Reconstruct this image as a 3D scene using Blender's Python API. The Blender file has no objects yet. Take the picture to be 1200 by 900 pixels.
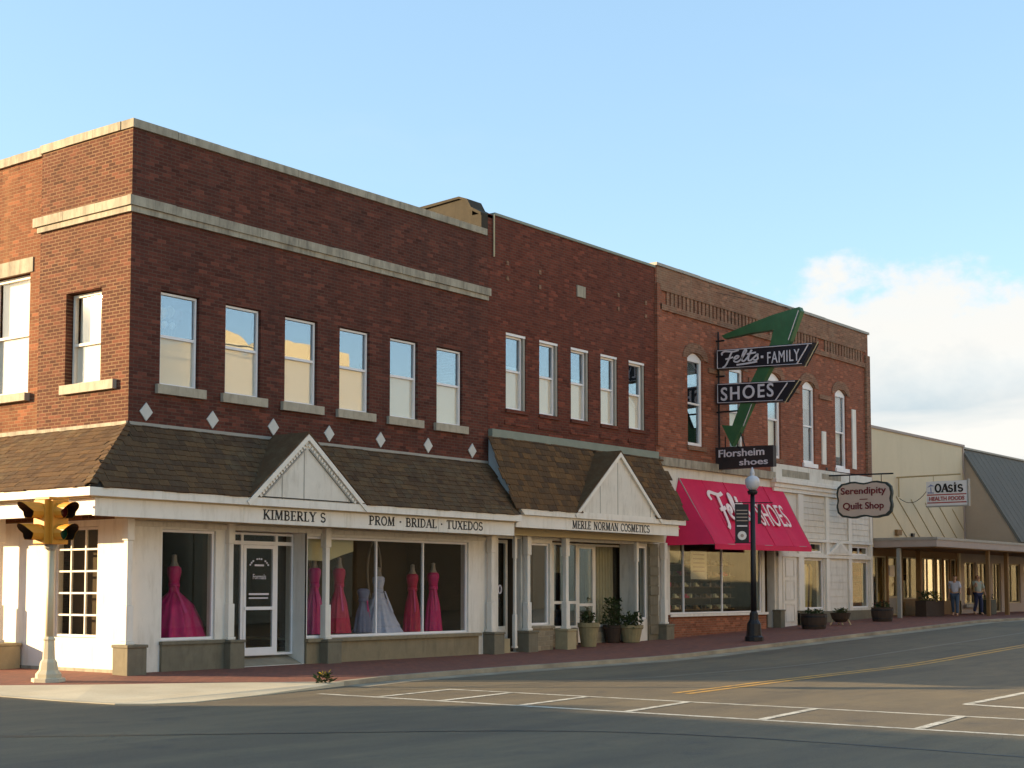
import bpy, bmesh, math, random
from mathutils import Vector, Matrix
from mathutils.geometry import tessellate_polygon
random.seed(7)
sc = bpy.context.scene
col = sc.collection

# ------------------------------------------------------------------ camera
cam_d = bpy.data.cameras.new("camera"); cam = bpy.data.objects.new("camera", cam_d); col.objects.link(cam)
cam_d.sensor_width = 36.0; cam_d.lens = 36.0 * 1728.16 / 1200.0
cam_d.shift_y = 123.6 / 1200.0
cam_d.clip_start = 0.1; cam_d.clip_end = 3000
cam.location = (-18.22, -23.34, 1.6)
cam.rotation_euler = (math.radians(90 + 3.914), 0, math.radians(-52.646))
sc.camera = cam

# ------------------------------------------------------------------ light
SUN_EL = math.radians(11.2); SUN_AZ = math.atan2(-0.6, 0.8)      # compass angle of the sun from +Y
SUN_DIR = Vector((math.sin(SUN_AZ) * math.cos(SUN_EL), math.cos(SUN_AZ) * math.cos(SUN_EL), math.sin(SUN_EL)))
sun_d = bpy.data.lights.new("sun", 'SUN'); sun_d.energy = 5.0; sun_d.angle = math.radians(0.55)
sun_d.color = (1.0, 0.76, 0.44)
sun = bpy.data.objects.new("sun", sun_d); col.objects.link(sun)
sun.rotation_euler = SUN_DIR.to_track_quat('Z', 'Y').to_euler()
sun.location = (-30, 40, 30)

world = bpy.data.worlds.new("World"); sc.world = world; world.use_nodes = True
wn = world.node_tree.nodes; wl = world.node_tree.links
for n in list(wn): wn.remove(n)
def WN(t, **k):
    n = wn.new(t)
    for a, v in k.items(): setattr(n, a, v)
    return n
w_out = WN('ShaderNodeOutputWorld'); w_bg = WN('ShaderNodeBackground')
w_bg.inputs['Strength'].default_value = 0.13
w_sky = WN('ShaderNodeTexSky', sky_type='NISHITA', sun_disc=False)
w_sky.sun_elevation = SUN_EL; w_sky.sun_rotation = SUN_AZ; w_sky.altitude = 200; w_sky.air_density = 1.0; w_sky.dust_density = 0.6; w_sky.ozone_density = 1.2
w_tc = WN('ShaderNodeTexCoord')
w_sep = WN('ShaderNodeSeparateXYZ'); wl.new(w_tc.outputs['Generated'], w_sep.inputs[0])
def wmath(op, a, b=None, c=None):
    n = WN('ShaderNodeMath', operation=op)
    for i, v in enumerate((a, b, c)):
        if v is None: continue
        if hasattr(v, 'links'): wl.new(v, n.inputs[i])
        else: n.inputs[i].default_value = v
    return n.outputs[0]
def wnoise(scale, detail, rough, stretch=(1, 1, 1), off=(0, 0, 0)):
    m = WN('ShaderNodeMapping'); wl.new(w_tc.outputs['Generated'], m.inputs[0])
    m.inputs['Scale'].default_value = stretch; m.inputs['Location'].default_value = off
    n = WN('ShaderNodeTexNoise'); n.inputs['Scale'].default_value = scale; n.inputs['Detail'].default_value = detail; n.inputs['Roughness'].default_value = rough
    wl.new(m.outputs[0], n.inputs['Vector']); return n.outputs[0]
# cloud bank: top height changes slowly round the horizon, ragged edge, flat grey underside streaks
CL_OFF = (0.35, 0.1, 0.0)
az_n = wnoise(1.1, 1.0, 0.4, (1, 1, 0.0), CL_OFF)
edge_n = wnoise(8.0, 9.0, 0.6, (1, 1, 1.5), (3.1, 0.4, 1.2))
streak_n = wnoise(5.0, 5.0, 0.5, (1, 1, 4.5), (1.7, 5.2, 0.3))
east_m = WN('ShaderNodeMapRange', interpolation_type='SMOOTHSTEP')     # the bank stands in the east
wl.new(wmath('MULTIPLY_ADD', w_sep.outputs[0], 0.996, wmath('MULTIPLY', w_sep.outputs[1], 0.087)), east_m.inputs[0])
east_m.inputs[1].default_value = 0.74; east_m.inputs[2].default_value = 0.93
top = wmath('MULTIPLY_ADD', east_m.outputs[0], 0.246, wmath('MULTIPLY_ADD', az_n, 0.10, -0.08))
top = wmath('MULTIPLY_ADD', wmath('SUBTRACT', edge_n, 0.5), 0.2, top)
cm = WN('ShaderNodeMapRange', interpolation_type='SMOOTHSTEP')
wl.new(wmath('SUBTRACT', top, w_sep.outputs[2]), cm.inputs[0])
cm.inputs[1].default_value = -0.008; cm.inputs[2].default_value = 0.018
thin = WN('ShaderNodeMapRange'); wl.new(streak_n, thin.inputs[0])
thin.inputs[1].default_value = 0.34; thin.inputs[2].default_value = 0.56; thin.inputs[3].default_value = 0.9; thin.inputs[4].default_value = 0.97
cmask = wmath('MULTIPLY', cm.outputs[0], thin.outputs[0])
wisp = WN('ShaderNodeMapRange', interpolation_type='SMOOTHSTEP'); wl.new(wnoise(2.6, 6.0, 0.6, (1, 1, 2.6), (0.2, 2.0, 7.0)), wisp.inputs[0])
wisp.inputs[1].default_value = 0.52; wisp.inputs[2].default_value = 0.9; wisp.inputs[3].default_value = 0.0; wisp.inputs[4].default_value = 0.16
mask = wmath('MAXIMUM', cmask, wisp.outputs[0])
w_cc = WN('ShaderNodeMix', data_type='RGBA'); hgt = WN('ShaderNodeMapRange'); wl.new(wmath('SUBTRACT', top, w_sep.outputs[2]), hgt.inputs[0])     # sunlit tops, grey-blue streaks underneath
hgt.inputs[1].default_value = 0.03; hgt.inputs[2].default_value = 0.12; hgt.inputs[3].default_value = 0.95; hgt.inputs[4].default_value = 0.0
stk = WN('ShaderNodeMapRange'); wl.new(streak_n, stk.inputs[0]); stk.inputs[1].default_value = 0.40; stk.inputs[2].default_value = 0.62
wl.new(wmath('MAXIMUM', hgt.outputs[0], stk.outputs[0]), w_cc.inputs[0])
w_cc.inputs[6].default_value = (1.62, 1.92, 2.10, 1); w_cc.inputs[7].default_value = (2.85, 2.78, 2.62, 1)
w_tint = WN('ShaderNodeMix', data_type='RGBA', blend_type='MULTIPLY'); w_tint.inputs[0].default_value = 1.0
wl.new(w_sky.outputs[0], w_tint.inputs[6]); w_tint.inputs[7].default_value = (1.03, 1.04, 1.06, 1)
w_mix = WN('ShaderNodeMix', data_type='RGBA'); w_even = WN('ShaderNodeMix', data_type='RGBA'); w_even.inputs[0].default_value = 0.45; wl.new(w_tint.outputs[2], w_even.inputs[6]); w_even.inputs[7].default_value = (1.34, 2.16, 3.0, 1)
wl.new(mask, w_mix.inputs[0]); wl.new(w_even.outputs[2], w_mix.inputs[6]); wl.new(w_cc.outputs[2], w_mix.inputs[7])
wl.new(w_mix.outputs[2], w_bg.inputs[0]); wl.new(w_bg.outputs[0], w_out.inputs[0])

sc.view_settings.view_transform = 'Standard'; sc.view_settings.look = 'None'
sc.view_settings.exposure = 1.45; sc.view_settings.gamma = 1.0
sc.cycles.max_bounces = 8; sc.cycles.transparent_max_bounces = 12
sc.cycles.use_denoising = True

# ------------------------------------------------------------------ materials
def lin(c):
    c = c / 255.0
    return c / 12.92 if c <= 0.04045 else ((c + 0.055) / 1.055) ** 2.4
def S(r, g, b): return (lin(r), lin(g), lin(b), 1)
class NT:
    def __init__(s, name):
        s.m = bpy.data.materials.new(name); s.m.use_nodes = True
        s.n = s.m.node_tree.nodes; s.l = s.m.node_tree.links
        s.b = s.n['Principled BSDF']; s.out = s.n['Material Output']
    def node(s, t, **k):
        n = s.n.new(t)
        for a, v in k.items(): setattr(n, a, v)
        return n
    def coords(s, scale=(1, 1, 1), rot=(0, 0, 0)):
        tc = s.node('ShaderNodeTexCoord'); mp = s.node('ShaderNodeMapping')
        mp.inputs['Scale'].default_value = scale; mp.inputs['Rotation'].default_value = rot
        s.l.new(tc.outputs['Object'], mp.inputs[0]); return mp.outputs[0]
    def noise(s, scale, detail=4, rough=.55, vec=None, stretch=None):
        n = s.node('ShaderNodeTexNoise'); n.inputs['Scale'].default_value = scale; n.inputs['Detail'].default_value = detail; n.inputs['Roughness'].default_value = rough
        if stretch is not None: vec = s.coords(stretch)
        s.l.new(vec if vec is not None else s.coords(), n.inputs['Vector']); return n.outputs[0]
    def ramp(s, fac, stops):
        r = s.node('ShaderNodeValToRGB'); el = r.color_ramp.elements
        while len(el) < len(stops): el.new(0.5)
        for e, (p, c) in zip(el, stops): e.position = p; e.color = c
        s.l.new(fac, r.inputs[0]); return r.outputs[0]
    def mix(s, fac, a, b, mode='MIX'):
        n = s.node('ShaderNodeMix', data_type='RGBA', blend_type=mode)
        for i, v in ((0, fac), (6, a), (7, b)):
            if hasattr(v, 'links'): s.l.new(v, n.inputs[i])
            else: n.inputs[i].default_value = v
        return n.outputs[2]
    def rng(s, fac, a, b, c=0., d=1.):
        n = s.node('ShaderNodeMapRange'); s.l.new(fac, n.inputs[0])
        for i, v in enumerate((a, b, c, d)): n.inputs[i + 1].default_value = v
        return n.outputs[0]
    def math(s, op, a, b=0.):
        n = s.node('ShaderNodeMath', operation=op)
        for i, v in enumerate((a, b)):
            if hasattr(v, 'links'): s.l.new(v, n.inputs[i])
            else: n.inputs[i].default_value = v
        return n.outputs[0]
    def bump(s, h, strength=.4, dist=.01):
        n = s.node('ShaderNodeBump'); n.inputs['Strength'].default_value = strength; n.inputs['Distance'].default_value = dist
        s.l.new(h, n.inputs['Height']); s.l.new(n.outputs[0], s.b.inputs['Normal'])
    def set(s, color=None, rough=.8, metal=0., spec=.3):
        if color is not None:
            if hasattr(color, 'links'): s.l.new(color, s.b.inputs['Base Color'])
            else: s.b.inputs['Base Color'].default_value = color
        if hasattr(rough, 'links'): s.l.new(rough, s.b.inputs['Roughness'])
        else: s.b.inputs['Roughness'].default_value = rough
        s.b.inputs['Metallic'].default_value = metal
        s.b.inputs['Specular IOR Level'].default_value = spec
        return s.m
def paint(name, c, var=.18, rough=.6, scale=3., grime=None, spec=.3, metal=0., peel=None, ga=.6):
    t = NT(name); n1 = t.noise(scale, 5, .6); n2 = t.noise(scale * 9, 4, .6)
    d = tuple(x * (1 - var) for x in c[:3]) + (1,)
    cc = t.mix(t.rng(n1, .3, .7), d, c)
    cc = t.mix(t.rng(n2, .35, .65, .0, .35), cc, d)
    if grime:
        n3 = t.noise(scale * .8, 6, .7, stretch=(2.5, 2.5, .5))
        cc = t.mix(t.rng(n3, .5 if ga < .7 else .42, .75, 0, ga), cc, grime)
    if peel:
        n4 = t.noise(6, 7, .72); cc = t.mix(t.rng(n4, .67, .70, 0, .7), cc, peel)
    t.bump(n2, .15, .004)
    return t.set(cc, rough, metal, spec)
def brick(name, c1, c2, mortar, side=False, bw=.215, bh=.072, ms=.010, dirt=None, dirt_amt=.5, bumpd=.012):
    t = NT(name)
    tc = t.node('ShaderNodeTexCoord'); sp = t.node('ShaderNodeSeparateXYZ'); cb = t.node('ShaderNodeCombineXYZ')
    t.l.new(tc.outputs['Object'], sp.inputs[0])
    t.l.new(sp.outputs[1 if side else 0], cb.inputs[0]); t.l.new(sp.outputs[2], cb.inputs[1])
    br = t.node('ShaderNodeTexBrick'); br.offset = .5; br.squash = 1.0
    t.l.new(cb.outputs[0], br.inputs['Vector'])
    for k, v in (('Color1', c1), ('Color2', c2), ('Mortar', mortar)): br.inputs[k].default_value = v
    br.inputs['Scale'].default_value = 1.0; br.inputs['Mortar Size'].default_value = ms; br.inputs['Mortar Smooth'].default_value = .2
    br.inputs['Bias'].default_value = -.1; br.inputs['Brick Width'].default_value = bw; br.inputs['Row Height'].default_value = bh
    n1 = t.noise(.7, 6, .65); n2 = t.noise(14, 3, .6)
    cc = t.mix(t.rng(n1, .3, .7, .0, .45), br.outputs['Color'], tuple(x * .55 for x in c1[:3]) + (1,))
    cc = t.mix(t.rng(n2, .4, .7, 0, .3), cc, tuple(min(1, x * 1.5) for x in c2[:3]) + (1,))
    vr = t.node('ShaderNodeTexNoise'); vr.inputs['Scale'].default_value = 1.0; vr.inputs['Detail'].default_value = 1.0
    mv = t.node('ShaderNodeMapping'); mv.inputs['Scale'].default_value = (1 / bw, 1 / bh, 1); t.l.new(cb.outputs[0], mv.inputs[0])
    s3 = t.node('ShaderNodeSeparateXYZ'); t.l.new(mv.outputs[0], s3.inputs[0])       # same running bond as the joints: even courses shift half a brick
    row = t.math('FLOOR', s3.outputs[1]); ev = t.math('SUBTRACT', 1., t.math('MODULO', t.math('ABSOLUTE', row), 2.))
    c3 = t.node('ShaderNodeCombineXYZ'); t.l.new(t.math('ADD', s3.outputs[0], t.math('MULTIPLY', ev, .5)), c3.inputs[0]); t.l.new(row, c3.inputs[1])
    sn = t.node('ShaderNodeVectorMath', operation='FLOOR'); t.l.new(c3.outputs[0], sn.inputs[0])
    wn_ = t.node('ShaderNodeTexWhiteNoise', noise_dimensions='2D'); t.l.new(sn.outputs[0], wn_.inputs['Vector'])
    cc = t.mix(t.rng(wn_.outputs['Value'],   .80, 1., 0, .38), cc, tuple(min(1, x * 2.1) for x in c1[:3]) + (1,))
    cc = t.mix(t.rng(wn_.outputs['Value'], .16, 0., 0, .42), cc, tuple(x * .4 for x in c2[:3]) + (1,))
    pb = t.noise(2.2, 7, .75); cc = t.mix(t.rng(pb, .60, .74, 0, .35), cc, tuple(min(1, .5 * a + .5 * b) for a, b in zip(c1[:3], mortar[:3])) + (1,))
    if dirt:
        n3 = t.noise(1.0, 7, .72, stretch=(2.2, 2.2, .22))
        cc = t.mix(t.rng(n3, .48, .72, 0, dirt_amt), cc, dirt)
    t.bump(t.math('SUBTRACT', t.math('MULTIPLY', n2, .3), br.outputs['Fac']), .8, bumpd)
    return t.set(cc, .9, spec=.15)
M = {}
M['brick_front'] = brick('dark_brown_brick', S(107, 59, 46), S(80, 45, 37), S(100, 80, 68), dirt=S(64, 48, 44))
M['brick_side'] = brick('dark_brown_brick_side', S(104, 62, 46), S(72, 45, 36), S(134, 106, 80), side=True, dirt=S(90, 62, 48), dirt_amt=.35, ms=.013)
M['brick_light'] = brick('light_orange_brick', S(124, 76, 52), S(102, 62, 44), S(136, 108, 80), side=True, dirt=S(140, 104, 72), dirt_amt=.5)
M['brick_b'] = brick('red_brown_brick', S(116, 60, 45), S(92, 48, 38), S(104, 80, 66), dirt=S(72, 50, 44))
M['brick_c'] = brick('orange_red_brick', S(154, 90, 66), S(132, 74, 55), S(132, 106, 88), dirt=S(112, 90, 76), dirt_amt=.55)
M['brick_smear'] = brick('mortar_smeared_brick', S(138, 96, 74), S(124, 86, 68), S(150, 126, 104), dirt=S(146, 126, 104), dirt_amt=.6)
M['bulk_brick'] = brick('bulkhead_brick', S(150, 136, 112), S(136, 122, 102), S(165, 152, 130), bw=.4, bh=.13)
M['red_bulk'] = brick('red_bulkhead_brick', S(150, 92, 66), S(134, 80, 58), S(150, 120, 96))
M['stone'] = paint('weathered_limestone', S(182, 169, 147), .3, .85, 2.6, S(92, 82, 70), ga=.85)
M['stone_dark'] = paint('grey_pedestal_stone', S(128, 118, 98), .25, .9, 4, S(90, 84, 70))
M['bulk_stone'] = paint('brown_bulkhead_stone', S(146, 130, 102), .22, .9, 3, S(104, 92, 72))
M['sand'] = paint('tan_sandstone', S(176, 158, 122), .25, .9, 4)
M['white'] = paint('white_paint', S(232, 222, 208), .08, .6, 2.5, S(188, 175, 155), peel=S(150, 138, 122))
M['white_old'] = paint('peeling_white_paint', S(224, 214, 199), .12, .7, 3, S(166, 153, 134), peel=S(130, 118, 102))
M['cream'] = paint('cream_paint', S(222, 210, 170), .08, .6, 2)
M['tan'] = paint('tan_trim_paint', S(196, 176, 138), .1, .6, 2)
M['frame'] = paint('pale_window_frame', S(238, 230, 226), .08, .45, 4)
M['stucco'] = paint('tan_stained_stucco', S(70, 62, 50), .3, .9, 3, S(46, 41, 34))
M['tile'] = paint('pale_diamond_tile', S(206, 200, 190), .12, .7, 6)
M['sill'] = paint('limestone_sill', S(186, 172, 150), .25, .85, 5, S(120, 108, 92))
def shake(name, cols):
    t = NT(name); oi = t.node('ShaderNodeObjectInfo')
    geo = t.node('ShaderNodeNewGeometry')
    n1 = t.noise(4, 4, .6); n2 = t.noise(7, 6, .7, stretch=(9, 1.5, 1.5))
    f = t.math('FRACT', t.math('ADD', geo.outputs['Random Per Island'], t.math('MULTIPLY', oi.outputs['Random'], 3.7)))
    cc = t.ramp(f, [(i / (len(cols) - 1), c) for i, c in enumerate(cols)])
    cc = t.mix(t.rng(n2, .35, .7, 0, .45), cc, S(58, 48, 40))
    cc = t.mix(t.rng(n1, .45, .75, 0, .35), cc, S(120, 108, 82))
    t.bump(n2, .6, .01); return t.set(cc, .9, spec=.15)
M['shake'] = shake('weathered_wood_shake', [S(76, 56, 40), S(98, 73, 50), S(84, 66, 50), S(106, 79, 52), S(80, 61, 45)])
M['shake_b'] = shake('brown_wood_shake', [S(84, 62, 42), S(112, 79, 47), S(96, 71, 47), S(78, 58, 42), S(122, 87, 51)])
M['deck'] = paint('dark_roof_felt', S(60, 50, 42), .2, .9, 3)
M['flash'] = paint('grey_green_flashing', S(136, 140, 124), .2, .6, 4)
M['flash_grey'] = paint('grey_metal_flashing', S(160, 152, 140), .15, .6, 4)
M['rake'] = paint('pale_grey_rake_board', S(172, 178, 180), .12, .6, 4)
def glass(name, refl=.12, tint=(1, 1, 1, 1), rough=.01, wobble=0.):
    t = NT(name); t.n.remove(t.b)
    tr = t.node('ShaderNodeBsdfTransparent'); gl = t.node('ShaderNodeBsdfGlossy'); mx = t.node('ShaderNodeMixShader')
    tr.inputs[0].default_value = tint; gl.inputs['Roughness'].default_value = rough; gl.inputs['Color'].default_value = (1, 1, 1, 1)
    fr = t.node('ShaderNodeLayerWeight'); fr.inputs[0].default_value = .35
    f = t.rng(fr.outputs['Fresnel'], 0., 1., refl, min(1., refl + .11)); t.l.new(f, mx.inputs[0])
    if wobble:
        b = t.node('ShaderNodeBump'); b.inputs['Strength'].default_value = .35; b.inputs['Distance'].default_value = wobble
        t.l.new(t.noise(1.3, 1, .4), b.inputs['Height']); t.l.new(b.outputs[0], gl.inputs['Normal'])
    t.l.new(tr.outputs[0], mx.inputs[1]); t.l.new(gl.outputs[0], mx.inputs[2]); t.l.new(mx.outputs[0], t.out.inputs[0])
    return t.m
M['glass_up'] = glass('upper_window_glass', .20, (.7, .75, .78, 1), .01, .004)
M['glass_low'] = glass('lower_window_glass', .0, (.95, .94, .92, 1), .02, .004)
M['glass_far'] = glass('far_window_glass', .20, (.7, .75, .78, 1), .01)
M['glass_far_low'] = glass('far_lower_glass', .0, (.95, .94, .92, 1), .02)
M['glass_shop'] = glass('shop_window_glass', .0, (.9, .9, .87, 1), .01)
M['glass_bright'] = glass('reflective_shop_glass', .26, (.86, .86, .82, 1), .02)
M['blind'] = paint('beige_roller_blind', S(238, 229, 212), .04, .8, 1.5)
M['blind_white'] = paint('white_curtain', S(232, 228, 216), .03, .8, 3)
M['curtain'] = paint('cream_drape', S(214, 202, 170), .18, .85, 5)
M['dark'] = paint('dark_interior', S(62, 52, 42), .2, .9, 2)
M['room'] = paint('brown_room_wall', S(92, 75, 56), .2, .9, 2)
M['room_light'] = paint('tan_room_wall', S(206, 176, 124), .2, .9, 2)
M['floor'] = paint('display_floor_carpet', S(170, 160, 140), .2, .9, 6)
M['black'] = paint('black_metal_paint', S(34, 32, 34), .2, .45, 5)
M['black_letter'] = paint('black_lettering', S(38, 32, 28), .1, .6, 5)
M['sign_black'] = paint('black_sign_enamel', S(38, 32, 38), .25, .4, 3)
M['sign_brown'] = paint('faded_black_sign_face', S(54, 44, 42), .25, .6, 3)
M['neon'] = paint('white_sign_lettering', S(216, 204, 204), .08, .5, 5)
M['sign_green'] = paint('green_sign_enamel', S(62, 104, 64), .25, .5, 3, S(64, 80, 52))
M['awning'] = paint('crimson_awning_canvas', S(216, 34, 78), .16, .75, 2)
M['awning_text'] = paint('white_awning_print', S(240, 214, 206), .05, .75, 3)
M['quilt_face'] = paint('pinkish_sign_board', S(196, 176, 160), .1, .6, 3)
M['quilt_edge'] = paint('dark_green_sign_edge', S(56, 62, 56), .2, .6, 3)
M['maroon'] = paint('maroon_lettering', S(108, 30, 36), .1, .6, 3)
M['oasis_face'] = paint('white_sign_face', S(222, 214, 208), .05, .5, 3)
M['oasis_red'] = paint('red_sign_stripe', S(166, 70, 62), .1, .5, 3)
M['beige'] = paint('beige_metal_siding', S(210, 190, 156), .1, .6, .6, S(192, 172, 140))
M['beige_seam'] = paint('brown_siding_seam', S(182, 158, 116), .1, .7, 2)
M['green_roof'] = paint('grey_green_metal_roof', S(112, 106, 97), .12, .8, .7, spec=.1)
M['brown_side'] = paint('brown_siding', S(176, 154, 130), .15, .8, 1)
M['taupe'] = paint('taupe_fascia', S(168, 150, 138), .12, .7, 2)
M['brown_wood'] = paint('brown_wood_trim', S(140, 106, 66), .25, .7, 5)
M['metal_grey'] = paint('grey_pole_paint', S(150, 146, 138), .15, .5, 5, spec=.4)
M['pole_cream'] = paint('cream_pole_paint', S(200, 186, 156), .12, .5, 5)
M['yellow'] = paint('yellow_signal_paint', S(214, 142, 44), .15, .5, 5)
M['signal_in'] = paint('dark_signal_hood', S(52, 34, 24), .2, .6, 5)
M['lens_red'] = paint('unlit_red_lens', S(96, 24, 20), .1, .2, 5)
M['lens_green'] = paint('unlit_green_lens', S(24, 70, 50), .1, .2, 5)
M['pot'] = paint('tan_clay_pot', S(150, 136, 100), .25, .85, 5)
M['barrel'] = paint('dark_barrel_wood', S(70, 56, 46), .25, .85, 5)
M['soil'] = paint('potting_soil', S(54, 42, 32), .3, .95, 9)
M['leaf'] = paint('dark_green_leaves', S(70, 84, 48), .4, .7, 9)
M['leaf_red'] = paint('dull_red_flowers', S(120, 52, 52), .4, .7, 9)
M['leaf_yellow'] = paint('yellow_dandelion_petals', S(196, 168, 40), .3, .7, 9)
M['pink'] = paint('hot_pink_satin', S(226, 24, 120), .28, .42, 6)
M['rose'] = paint('rose_satin', S(226, 70, 146), .25, .42, 6)
M['red_dress'] = paint('red_satin', S(214, 30, 88), .3, .42, 6)
M['lavender'] = paint('lavender_white_tulle', S(214, 212, 236), .18, .7, 8)
M['greyblue'] = paint('grey_blue_satin', S(140, 142, 172), .25, .5, 6)
M['skin'] = paint('skin', S(206, 160, 130), .1, .55, 8)
M['hair_dark'] = paint('dark_hair', S(54, 38, 30), .25, .6, 12)
M['hair_brown'] = paint('brown_hair', S(120, 82, 56), .25, .6, 12)
M['shirt_blue'] = paint('pale_blue_shirt', S(196, 200, 214), .12, .8, 5)
M['shirt_sage'] = paint('pale_sage_shirt', S(176, 184, 170), .12, .8, 5)
M['jeans'] = paint('blue_jeans', S(76, 92, 112), .2, .85, 8)
M['jeans_dark'] = paint('dark_blue_jeans', S(58, 64, 92), .25, .85, 8)
M['shoe'] = paint('tan_shoe', S(150, 118, 92), .2, .7, 6)
M['shoe_box'] = paint('shoe_leather_mix', S(112, 86, 66), .45, .5, 3)
M['bag'] = paint('brown_bag', S(120, 92, 62), .2, .7, 6)
M['paper'] = paint('cream_paper', S(214, 206, 184), .08, .8, 4)
M['quilt_a'] = paint('yellow_quilt', S(216, 184, 112), .15, .9, 5)
M['quilt_b'] = paint('cream_quilt', S(226, 212, 176), .1, .9, 5)
M['quilt_c'] = paint('brown_quilt', S(96, 62, 44), .2, .9, 5)
M['far_cream'] = paint('cream_stucco_across', S(216, 202, 172), .1, .85, .4)
M['far_tan'] = paint('tan_brick_across', S(190, 150, 110), .15, .85, .6)
M['trunk'] = paint('stem', S(70, 64, 44), .2, .8, 8)
M['globe'] = paint('white_globe', S(196, 194, 198), .04, .3, 5, spec=.5)
def ground_mats():
    # asphalt
    t = NT('worn_asphalt'); a = t.noise(.18, 6, .6); b = t.noise(60, 3, .6); c = t.noise(1.6, 6, .65, stretch=(.35, 1.6, 1))
    cc = t.mix(t.rng(a, .3, .7), S(96, 83, 64), S(117, 102, 75))
    cc = t.mix(t.rng(c, .42, .68, 0, .6), cc, S(76, 68, 57))
    cc = t.mix(t.rng(b, .4, .7, 0, .35), cc, S(140, 128, 108))
    d = t.noise(.55, 5, .6, stretch=(.12, 1.0, 1)); cc = t.mix(t.rng(d, .50, .66, 0, .45), cc, S(70, 63, 54))      # tyre tracks run along the street
    e = t.noise(.9, 7, .75); cc = t.mix(t.rng(e, .56, .70, 0, .65), cc, S(66, 63, 60))                                    # oil and patch stains
    sp = t.noise(140, 2, .5); cc = t.mix(t.rng(sp, .56, .72, 0, .55), cc, S(176, 166, 148))
    cr = t.node('ShaderNodeTexVoronoi', feature='DISTANCE_TO_EDGE'); cr.inputs['Scale'].default_value = .22
    wv = t.coords(); nz = t.node('ShaderNodeTexNoise'); nz.inputs['Scale'].default_value = 1.1; nz.inputs['Detail'].default_value = 7; nz.inputs['Roughness'].default_value = .65
    t.l.new(wv, nz.inputs['Vector']); v2 = t.mix(.8, wv, nz.outputs['Color'], 'ADD'); t.l.new(v2, cr.inputs['Vector'])
    gate = t.rng(t.noise(.35, 3, .5), .45, .6)
    cc = t.mix(t.math('MULTIPLY', t.rng(cr.outputs['Distance'], 0.0, .004, .4, 0.), gate), cc, S(56, 54, 52))
    t.bump(b, .5, .006); M['asphalt'] = t.set(cc, .82, spec=.3)
    t = NT('pale_concrete'); a = t.noise(.8, 6, .6); b = t.noise(40, 3, .6)
    cc = t.mix(t.rng(a, .3, .7), S(186, 172, 146), S(206, 194, 168)); cc = t.mix(t.rng(b, .4, .7, 0, .3), cc, S(158, 144, 120))
    t.bump(b, .3, .004); M['concrete'] = t.set(cc, .9, spec=.2)
    t = NT('kerb_concrete'); a = t.noise(1.2, 6, .6); b = t.noise(40, 3, .6)
    cc = t.mix(t.rng(a, .3, .7), S(128, 118, 102), S(172, 160, 138)); t.bump(b, .3, .004); M['kerb'] = t.set(cc, .9, spec=.2)
    t = NT('red_paver_brick'); tc = t.node('ShaderNodeTexCoord'); br = t.node('ShaderNodeTexBrick'); br.offset = .5
    t.l.new(tc.outputs['Object'], br.inputs['Vector'])
    for k, v in (('Color1', S(150, 92, 72)), ('Color2', S(126, 78, 64)), ('Mortar', S(96, 74, 64))): br.inputs[k].default_value = v
    br.inputs['Scale'].default_value = 1.; br.inputs['Brick Width'].default_value = .21; br.inputs['Row Height'].default_value = .105; br.inputs['Mortar Size'].default_value = .006
    a = t.noise(.6, 6, .65); cc = t.mix(t.rng(a, .3, .7, 0, .5), br.outputs['Color'], S(110, 80, 72))
    t.bump(t.math('SUBTRACT', 1., br.outputs['Fac']), .5, .006); M['paver'] = t.set(cc, .85, spec=.25)
    for nm, c in (('line_white', S(222, 216, 200)), ('line_yellow', S(214, 160, 60)), ('line_faint', S(150, 142, 126))):
        t = NT('worn_' + nm); a = t.noise(5, 6, .7); b = t.noise(40, 3, .6)
        cc = t.mix(t.rng(a, .44, .66, .12, .85), c, S(122, 114, 98)); cc = t.mix(t.rng(b, .5, .66, 0, .5), cc, S(110, 102, 88)); t.bump(b, .3, .004); M[nm] = t.set(cc, .7)
    t = NT('grass_field'); a = t.noise(.3, 6, .6); M['grass'] = t.set(t.mix(a, S(80, 88, 50), S(110, 104, 66)), .95)
ground_mats()

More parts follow.
